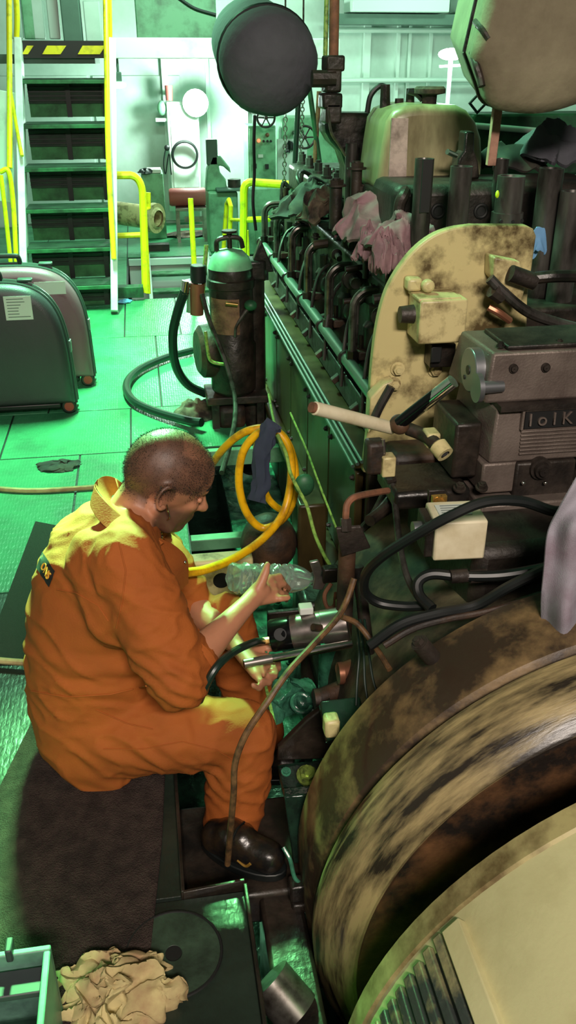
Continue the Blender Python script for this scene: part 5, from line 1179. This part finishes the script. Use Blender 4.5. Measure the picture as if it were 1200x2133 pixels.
# --- head frame
HC = W(352, 998, 1.90)
hf = V((.84, .16, -.46)).normalized()          # where the face points
hs = V((.0, -1, .10)); hs = (hs - hf * hs.dot(hf)).normalized()   # his right, towards the camera
hu = hs.cross(hf).normalized() * 1
if hu.z < 0: hu = -hu
HR = Matrix((hf, hs, hu)).transposed()
def H(f, s, u): return HC + hf * f + hs * s + hu * u
bod = MB()
bod.ell(H(-.012, 0, .020), (.106, .082, .102), HR, 24, 16)            # cranium
bod.ell(H(.030, 0, .030), (.072, .070, .075), HR, 20, 12)             # forehead
bod.ell(H(.032, 0, -.050), (.060, .058, .072), HR, 20, 12)            # face
bod.ell(H(.048, 0, -.098), (.040, .040, .030), HR, 16, 10)            # chin
bod.chain([H(-.02, .052, -.062), H(.03, .040, -.098)], [.022, .022]); bod.chain([H(-.02, -.052, -.062), H(.03, -.040, -.098)], [.022, .022])
bod.ell(H(.058, .034, -.030), (.026, .026, .024), HR); bod.ell(H(.058, -.034, -.030), (.026, .026, .024), HR)   # cheeks
bod.chain([H(.082, .030, .012), H(.092, 0, .010), H(.082, -.030, .012)], [.013, .014, .013])                     # brow
bod.chain([H(.090, 0, .0), H(.102, 0, -.024), H(.112, 0, -.040)], [.010, .011, .0145])                          # nose
bod.ell(H(.098, .012, -.042), (.012, .009, .010), HR, 10, 8); bod.ell(H(.098, -.012, -.042), (.012, .009, .010), HR, 10, 8)
bod.chain([H(.084, .018, -.070), H(.091, 0, -.068), H(.084, -.018, -.070)], [.008, .010, .008])
bod.chain([H(.080, .016, -.082), H(.086, 0, -.082), H(.080, -.016, -.082)], [.008, .010, .008])
# ears
for s in (1, -1):
    ec = H(-.020, s * .082, -.018)
    pts = [ec + hf * (.018 * math.cos(a) - .004) + hu * (.030 * math.sin(a)) + hs * (s * (.010 if math.cos(a) < .2 else .0)) for a in [math.radians(q) for q in range(60, 301, 30)]]
    bod.chain(pts, [.0055] * len(pts), 8); bod.ell(ec + hu * -.026 + hf * .004, (.010, .006, .010), HR, 10, 8)
# neck and trunk under the clothes
NB = W(278, 1075, 1.88)
bod.chain([H(-.035, 0, -.055), NB], [.062, .068], 18)
SHR, SHL = W(262, 1172, 1.70), W(300, 1120, 2.10)
HIP = W(205, 1490, 1.80)
bod.chain([NB, W(235, 1180, 1.88), W(205, 1330, 1.84), HIP], [.06, .09, .09, .08], 18)
bod.chain([NB, SHR], [.06, .055]); bod.chain([NB, SHL], [.06, .055])
# legs
HR_, HL_ = W(205, 1510, 1.70), W(225, 1450, 1.92)
KR, KL = W(512, 1528, 1.66), W(470, 1292, 1.98)
AR, AL = W(482, 1712, 1.60), V((.23, 1.95, -.16))
bod.chain([HR_, KR, AR], [.06, .05, .04]); bod.chain([HL_, KL, AL], [.06, .05, .04])
bod.chain([HIP, HR_], [.07, .06]); bod.chain([HIP, HL_], [.07, .06])
# right arm
ER = W(372, 1408, 1.57); WR = W(508, 1266, 1.74)
bod.chain([SHR, ER], [.05, .042]); bod.chain([ER, ER.lerp(WR, .3), ER.lerp(WR, .75), WR], [.040, .043, .030, .025], 16)
# right hand: back of the hand to the camera, thumb up, fingers forward round the bottle
PR = W(543, 1230, 1.80)
bod.chain([WR, PR], [.024, .026]); 
kn = [W(560, 1206, 1.84), W(567, 1219, 1.83), W(571, 1233, 1.815), W(570, 1246, 1.80)]
for q in kn: bod.chain([WR.lerp(PR, .4), q], [.017, .0135])
bod.chain([kn[0], W(582, 1200, 1.87), W(590, 1212, 1.92), W(584, 1224, 1.95)], [.0105, .0095, .009, .008], 10)
bod.chain([kn[1], W(590, 1216, 1.86), W(600, 1226, 1.91), W(594, 1236, 1.94)], [.0105, .0095, .009, .008], 10)
bod.chain([kn[2], W(586, 1236, 1.83), W(598, 1242, 1.87), W(596, 1250, 1.91)], [.0105, .0095, .009, .008], 10)
bod.chain([kn[3], W(584, 1247, 1.79), W(600, 1245, 1.80)], [.0105, .0095, .0085], 10)
bod.chain([WR.lerp(PR, .5), W(545, 1212, 1.79), W(553, 1192, 1.80), W(557, 1176, 1.81)], [.016, .0135, .0115, .0085], 10)
# left arm and open palm
EL = W(402, 1262, 2.02); WL = W(488, 1340, 1.84)
bod.chain([SHL, EL], [.05, .044]); bod.chain([EL, EL.lerp(WL, .3), WL], [.046, .043, .026], 16)
PL = W(520, 1378, 1.76)
kl = [W(556, 1372, 1.78), W(556, 1386, 1.745), W(548, 1398, 1.72), W(534, 1406, 1.70)]
for q in kl: bod.chain([WL, PL.lerp(q, .3), q], [.022, .020, .0135])
bod.chain([kl[0], W(578, 1380, 1.76), W(580, 1392, 1.72), W(566, 1396, 1.70)], [.0105, .0095, .009, .008], 10)
bod.chain([kl[1], W(574, 1398, 1.71), W(572, 1408, 1.68), W(558, 1406, 1.67)], [.0105, .0095, .009, .008], 10)
bod.chain([kl[2], W(562, 1412, 1.69), W(560, 1422, 1.66), W(545, 1417, 1.65)], [.0105, .0095, .009, .008], 10)
bod.chain([kl[3], W(545, 1424, 1.67), W(540, 1434, 1.64), W(527, 1427, 1.63)], [.0100, .0090, .0085, .0075], 10)
bod.chain([WL.lerp(PL, .4), W(528, 1350, 1.80), W(552, 1348, 1.81), W(572, 1352, 1.80)], [.018, .0135, .011, .0085], 10)
body = fused(bod, 'body', 'skin', man, .0052, 3)
# stubble and cropped hair: masks on the skin, plus a cap of hair
def hair_mask(p):
    q = p - HC; f, s, u = q.dot(hf), q.dot(hs), q.dot(hu)
    if q.length > .19: return 0, 0
    nz = noise.noise(p * 45) * .12
    line = .060 - .9 * max(0, abs(s) - .045)
    front = 1 - min(1, max(0, (f - (.045 - .35 * max(0, .04 - u) + .02)) / .035))
    top = min(1, max(0, (u - (-.045 - (.03 if f < -.05 else 0))) / .03))
    hair = front * top * (.95 if f < -.02 or u < .085 else .75)
    if abs(s) > .055 and f > .0 and u < .0: hair *= .4
    beard = 0
    if u < -.028 and f > -.03:
        beard = min(1, (-.028 - u) / .03) * min(1, (f + .03) / .02)
        if abs(s) < .02 and -.062 < u: beard = 0
    return max(0, min(1, hair + nz * (hair > .02))), max(0, min(.8, beard * (.85 + nz)))
ob = wloc(body)
ca = body.data.color_attributes.new('stubble', 'FLOAT_COLOR', 'POINT')
for i, v in enumerate(body.data.vertices):
    h, bd = hair_mask(v.co + ob); x = max(h * .84, bd); ca.data[i].color = (x, x, x, 1)
def skin_nodes():
    nt = M['skin'].node_tree; N = nt.nodes; L = nt.links; b = N['Principled BSDF']
    src = b.inputs['Base Color'].links[0].from_socket
    at = N.new('ShaderNodeAttribute'); at.attribute_name = 'stubble'
    mx = N.new('ShaderNodeMix'); mx.data_type = 'RGBA'; mx.inputs[7].default_value = (*lin((40, 32, 28)), 1)
    L.new(at.outputs['Fac'], mx.inputs[0]); L.new(src, mx.inputs[6]); L.new(mx.outputs[2], b.inputs['Base Color'])
    b.inputs['Subsurface Weight'].default_value = 0.08; b.inputs['Subsurface Radius'].default_value = (.012, .005, .003)
skin_nodes()
# short hair bristles as a thin child layer
hb_ = MB(); cnt = 0
rng = random.Random(4)
bv = body.data.vertices
for p in body.data.polygons:
    c = p.center + ob
    if (c - HC).length > .17: continue
    h, _ = hair_mask(c)
    if h < .35: continue
    for q in range(2):
        if rng.random() > h: continue
        r = V((rng.uniform(-1, 1), rng.uniform(-1, 1), rng.uniform(-1, 1)))
        c0 = c + r * .003; n = (p.normal + r * .5 - hu * .2).normalized(); t = n.orthogonal().normalized() * .0005
        hb_.add([c0 - t, c0 + t, c0 + n * .0042], [(0, 1, 2)])
ho = hb_.build('hair', 'black_paint', man, smooth=False); ho['kind'] = 'stuff'
# eyes (narrowed, looking down) and brows
for s in (1, -1):
    e = H(.0735, s * .031, -.010)
    MB().ell(e - hf * .004, (.010, .012, .009), HR, 12, 8).build('eye', 'paper', man)
    MB().chain([e + hf * .006 + hs * -.012 + hu * -.007, e + hf * .0115 + hu * -.008, e + hf * .005 + hs * .012 + hu * -.007], [.0016, .002, .0016], 6).build('eyelashes', 'black_paint', man)
    MB().chain([e + hf * .004 + hs * -.013 + hu * -.002, e + hf * .008 + hu * -.002, e + hf * .003 + hs * .013 + hu * -.002], [.007, .0085, .007], 10).build('eyelid', 'skin', man)
    MB().chain([H(.0945, s * .012, .018), H(.094, s * .030, .024), H(.082, s * .046, .018)], [.0035, .004, .0025], 8).build('eyebrow', 'black_paint', man)
# necklace
nk = MB(); 
nkp = [H(-.03, 0, -.09) + hf * .072 * math.cos(a) + hs * .074 * math.sin(a) + hu * (-.030 + .02 * math.cos(a + PI)) for a in [2 * PI * q / 24 for q in range(24)]]
for i in range(24): nk.ell(nkp[i], .0035, None, 6, 4)
nk.build('necklace', 'silver', man)
MB().tube([H(-.016, .094, -.030), H(-.006, .092, -.045), H(.010, .078, -.062), H(.012, .070, -.075)], .002, 6).build('earphone_wire', 'silver', man)
# ------------------------------------------------ overalls
cl = MB()
def sec(px, py, y, a, b, tilt=0):
    """trunk slice: centre, half depth front-back, half breadth side-side"""
    return (W(px, py, y), a, b, tilt)
secs = [sec(272, 1078, 1.90, .074, .088, -35), sec(252, 1112, 1.90, .112, .16, -32), sec(232, 1160, 1.89, .152, .205, -26), sec(220, 1215, 1.88, .173, .215, -18), sec(213, 1290, 1.86, .185, .20, -8), sec(206, 1370, 1.84, .182, .19, 0), sec(204, 1445, 1.82, .175, .19, 4), sec(212, 1510, 1.80, .160, .19, 8), sec(228, 1560, 1.78, .12, .16, 8)]
rr = []
for c, a, b, tl in secs:
    ca_, sa_ = math.cos(math.radians(tl)), math.sin(math.radians(tl))
    fx_ = V((ca_, .06, sa_)); sy_ = V((-.06, 1, -.0))
    rr.append([c + fx_ * (a * math.cos(2 * PI * j / 32)) + sy_ * (b * math.sin(2 * PI * j / 32)) for j in range(32)])
cl.rings(rr)
cl.chain([W(262, 1110, 1.86), SHR], [.08, .082], 18); cl.chain([W(285, 1085, 1.95), SHL], [.075, .078], 18)
cl.chain([SHR, SHR.lerp(ER, .55), ER, ER.lerp(WR, .20)], [.086, .088, .074, .060], 20)
cl.chain([SHR + V((-.05, .06, -.03)), SHR.lerp(ER, .5) + V((-.06, .07, 0))], [.09, .10], 18)
cl.chain([SHL, SHL.lerp(EL, .6), SHL.lerp(EL, .92)], [.08, .075, .062], 18)
cl.chain([W(225, 1520, 1.72), W(350, 1525, 1.68), KR], [.115, .100, .080], 20)
cl.chain([KR, KR.lerp(AR, .5), AR], [.082, .082, .074], 20)
cl.chain([W(250, 1470, 1.93), W(370, 1370, 1.96), KL], [.11, .09, .072], 20)
cl.chain([KL, KL.lerp(AL, .6), AL], [.076, .074, .07], 20)
WAIST = W(200, 1390, 1.70)
def wrinkle(p, n):
    w = nvec(p * 3.5)
    d = .004 * noise.noise(p * 9 + w * 1.5)
    r1 = 1 - abs(noise.noise(V((p.x * 5, p.y * 5, p.z * 13 + p.x * 5)) + w * 1.6)) * 2.4
    r2 = 1 - abs(noise.noise(V((p.x * 14 - p.z * 9, p.y * 12, p.z * 16)) + w * 2.2)) * 2.4
    d += .0065 * max(0, r1) ** 2 + .0035 * max(0, r2) ** 2 - .003
    # gathered folds at the waist
    g = math.exp(-((p.z - .30) / .10) ** 2) * (1 if p.x < .12 else 0)
    d += g * .006 * math.sin(p.z * 95 + p.x * 26 + 7 * noise.noise(p * 5)) * max(0, .4 + 1.2 * noise.noise(p * 7 + V((3, 3, 3))))
    # elbow, knee and hip folds
    for c0, amp, fr, rad in ((ER, .006, 150, .10), (KR + V((-.06, 0, -.07)), .006, 130, .10), (W(300, 1560, 1.66), .004, 110, .12), (SHR + V((.03, 0, -.10)), .005, 110, .10)):
        q2 = (p - c0).length
        if q2 < rad * 1.6: d += amp * math.exp(-(q2 / rad) ** 2) * math.sin((p.z + p.x * .7) * fr + 4 * noise.noise(p * 9))
    return p + n * d
over = fused(cl, 'overalls', 'orange', man, .0070, 12, wrinkle)
# collar: standing shirt collar lying open round the neck
def ribbon(outer, inner, th, name, mt):
    b = MB(); rr = []
    for a, c in zip(catmull(outer, 6), catmull(inner, 6)):
        n = V((-.3, -.8, .5)).normalized() * th
        rr.append([a + n, c + n, c - n, a - n])
    return b.rings(rr).build(name, mt, man, .0012, True, 50)
# stand of the collar round the back of the neck, then the turned-down leaves
ribbon([W(262, 1012, 2.00), W(236, 994, 1.97), W(212, 994, 1.92), W(200, 1012, 1.87), W(222, 1044, 1.82), W(256, 1076, 1.79), W(296, 1104, 1.775), W(330, 1124, 1.78)],
       [W(268, 1040, 1.99), W(248, 1030, 1.96), W(234, 1032, 1.93), W(232, 1046, 1.88), W(250, 1068, 1.84), W(278, 1092, 1.815), W(306, 1112, 1.80), W(332, 1130, 1.80)], .003, 'collar', 'orange')
ribbon([W(204, 998, 1.895), W(198, 1014, 1.865), W(220, 1044, 1.815), W(256, 1076, 1.785), W(298, 1104, 1.770), W(342, 1130, 1.775)],
       [W(190, 1036, 1.86), W(190, 1058, 1.815), W(212, 1090, 1.765), W(246, 1116, 1.735), W(282, 1140, 1.725), W(302, 1160, 1.725)], .003, 'collar_leaf', 'orange')
ribbon([W(266, 1016, 2.01), W(292, 1044, 2.06), W(326, 1090, 2.04), W(372, 1124, 1.98), W(396, 1160, 1.94)],
       [W(266, 1040, 1.99), W(294, 1070, 2.01), W(322, 1104, 1.96), W(352, 1132, 1.90), W(380, 1168, 1.87)], .003, 'collar_leaf', 'orange')
ribbon([W(332, 1120, 1.80), W(366, 1138, 1.81), W(390, 1166, 1.81), W(392, 1215, 1.80)],
       [W(306, 1150, 1.735), W(334, 1172, 1.735), W(354, 1200, 1.725), W(364, 1240, 1.72)], .003, 'placket', 'orange')
MB().ell(W(385, 1171, 1.79), .004, None, 8, 6).build('snap_button', 'silver', man)
# sleeve cuff and trouser hem edges
def ringband(c, ax, r, h, name, mt):
    return MB().lathe([(r * .9, -h), (r, -h), (r * 1.02, 0), (r, h), (r * .88, h)], c, ax, 28).build(name, mt, man)
ringband(ER.lerp(WR, .24), WR - ER, .060, .009, 'cuff', 'orange')
ringband(AR + (AR - KR).normalized() * .035, AR - KR, .072, .008, 'trouser_hem', 'orange')
# patch with lettering on the back
def surf(px, py):
    dg = bpy.context.evaluated_depsgraph_get(); 
    o = EYE - wloc(over); d = ray(px, py).normalized()
    ok, loc, nor, idx = over.ray_cast(o, d)
    return (loc + wloc(over), nor) if ok else (W(px, py, 1.85), -FW)
bpy.context.view_layer.update()
quadp = [(90, 1150), (116, 1190), (104, 1224), (78, 1184)]
u = MB(); NX, NY = 8, 5; grid = []
for i in range(NY + 1):
    row = []
    for j in range(NX + 1):
        f, g = j / NX, i / NY
        a_ = V(quadp[0]).lerp(V(quadp[1]), f); b_ = V(quadp[3]).lerp(V(quadp[2]), f); c_ = a_.lerp(b_, g)
        p, n = surf(c_.x, c_.y); row.append((p, n))
    grid.append(row)
vs = [p + n * .003 for r in grid for p, n in r]; vb_ = [p + n * .0005 for r in grid for p, n in r]
fs = [(i * (NX + 1) + j, i * (NX + 1) + j + 1, (i + 1) * (NX + 1) + j + 1, (i + 1) * (NX + 1) + j) for i in range(NY) for j in range(NX)]
pa = MB().add(vs, fs).build('back_patch', 'patch_black', man)
p0, n0 = surf(99, 1191)
xd = (surf(107, 1206)[0] - surf(91, 1174)[0]).normalized(); yd = n0.cross(xd)
def seam(pp, r=.0016, name='seam'):
    P = []
    for i in range(len(pp) - 1):
        for k in range(6):
            f = k / 6; q = surf(pp[i][0] + (pp[i + 1][0] - pp[i][0]) * f, pp[i][1] + (pp[i + 1][1] - pp[i][1]) * f); P.append(q[0] + q[1] * .0008)
    MB().tube(P, r, 6, 2).build(name, 'orange', man)
seam([(118, 1228), (160, 1236), (205, 1262), (230, 1300)])
seam([(66, 1440), (140, 1452), (230, 1446), (320, 1425)], .002, 'waist_seam')
seam([(200, 1478), (262, 1506), (330, 1522)])
seam([(215, 1560), (300, 1560), (380, 1545), (450, 1562), (500, 1590)])
seam([(248, 1130), (262, 1190), (255, 1250), (240, 1320)], .0018, 'armhole_seam')
text_mesh('ONS', .025, .0015, 'patch_lettering', 'patch_print', man, frame_mx(p0 + n0 * .0055, xd, yd))
# boots
def boot(toe, heel, ank, name):
    b = MB(); d = (toe - heel).normalized()
    b.chain([heel + V((0, 0, .03)), heel.lerp(toe, .5) + V((0, 0, .032)), toe + V((0, 0, .028))], [.042, .044, .040], 18)
    b.chain([heel.lerp(toe, .25) + V((0, 0, .04)), ank], [.048, .050], 18)
    b.chain([heel.lerp(toe, .5) + V((0, 0, .05)), ank + d * .02], [.038, .040], 18)
    o = fused(b, name, 'boot', man, .006, 3)
    sl = MB(); s = d.cross(V((0, 0, 1))).normalized(); poly = []
    for q in range(24):
        a = 2 * PI * q / 24; L = (toe - heel).length / 2 + .046
        wv = .047 * (1 + .10 * math.cos(a))
        poly.append((heel + toe) / 2 + d * L * math.cos(a) + s * wv * math.sin(a) + V((0, 0, -.016)))
    sl.slab(poly, (0, 0, .022)).build('sole', 'rubber', o, .003)
    lc = MB()
    for q in range(4):
        c = heel.lerp(toe, .42 + .10 * q) + V((0, 0, .088 - .014 * q)); lc.tube([c - s * .03 + V((0, 0, -.012)), c, c + s * .03 + V((0, 0, -.012))], .003, 6)
    lc.build('laces', 'rubber', o)
    return o
toeR = W(560, 1802, 1.44); heelR = W(455, 1772, 1.52); heelR.z = toeR.z
bo = boot(toeR, heelR, AR + V((.0, 0, -.03)), 'boot')
MB().tube([heelR.lerp(toeR, .35) + V((.0, -.05, .03)), heelR.lerp(toeR, .5) + V((.0, -.05, .02)), heelR.lerp(toeR, .6) + V((.0, -.05, .035))], .004, 6).build('welt', 'boot_trim', bo)
toeL = V((.33, 1.93, -.30)); heelL = V((.20, 1.95, -.30))
boot(toeL, heelL, V((.23, 1.95, -.2)), 'boot')
MB().cyl(AR + V((-.02, 0, -.005)), AR + V((-.02, 0, -.07)), .045, n=18).build('sock', 'sock', man)
tag(MB().box(((toeR.x + heelR.x) / 2 + .02, (toeR.y + heelR.y) / 2 + .05, toeR.z - .075), (.34, .30, .10)).build('foot_step', 'oily', None, .01), 'black oily ledge the man rests his boot on', 'ledge')
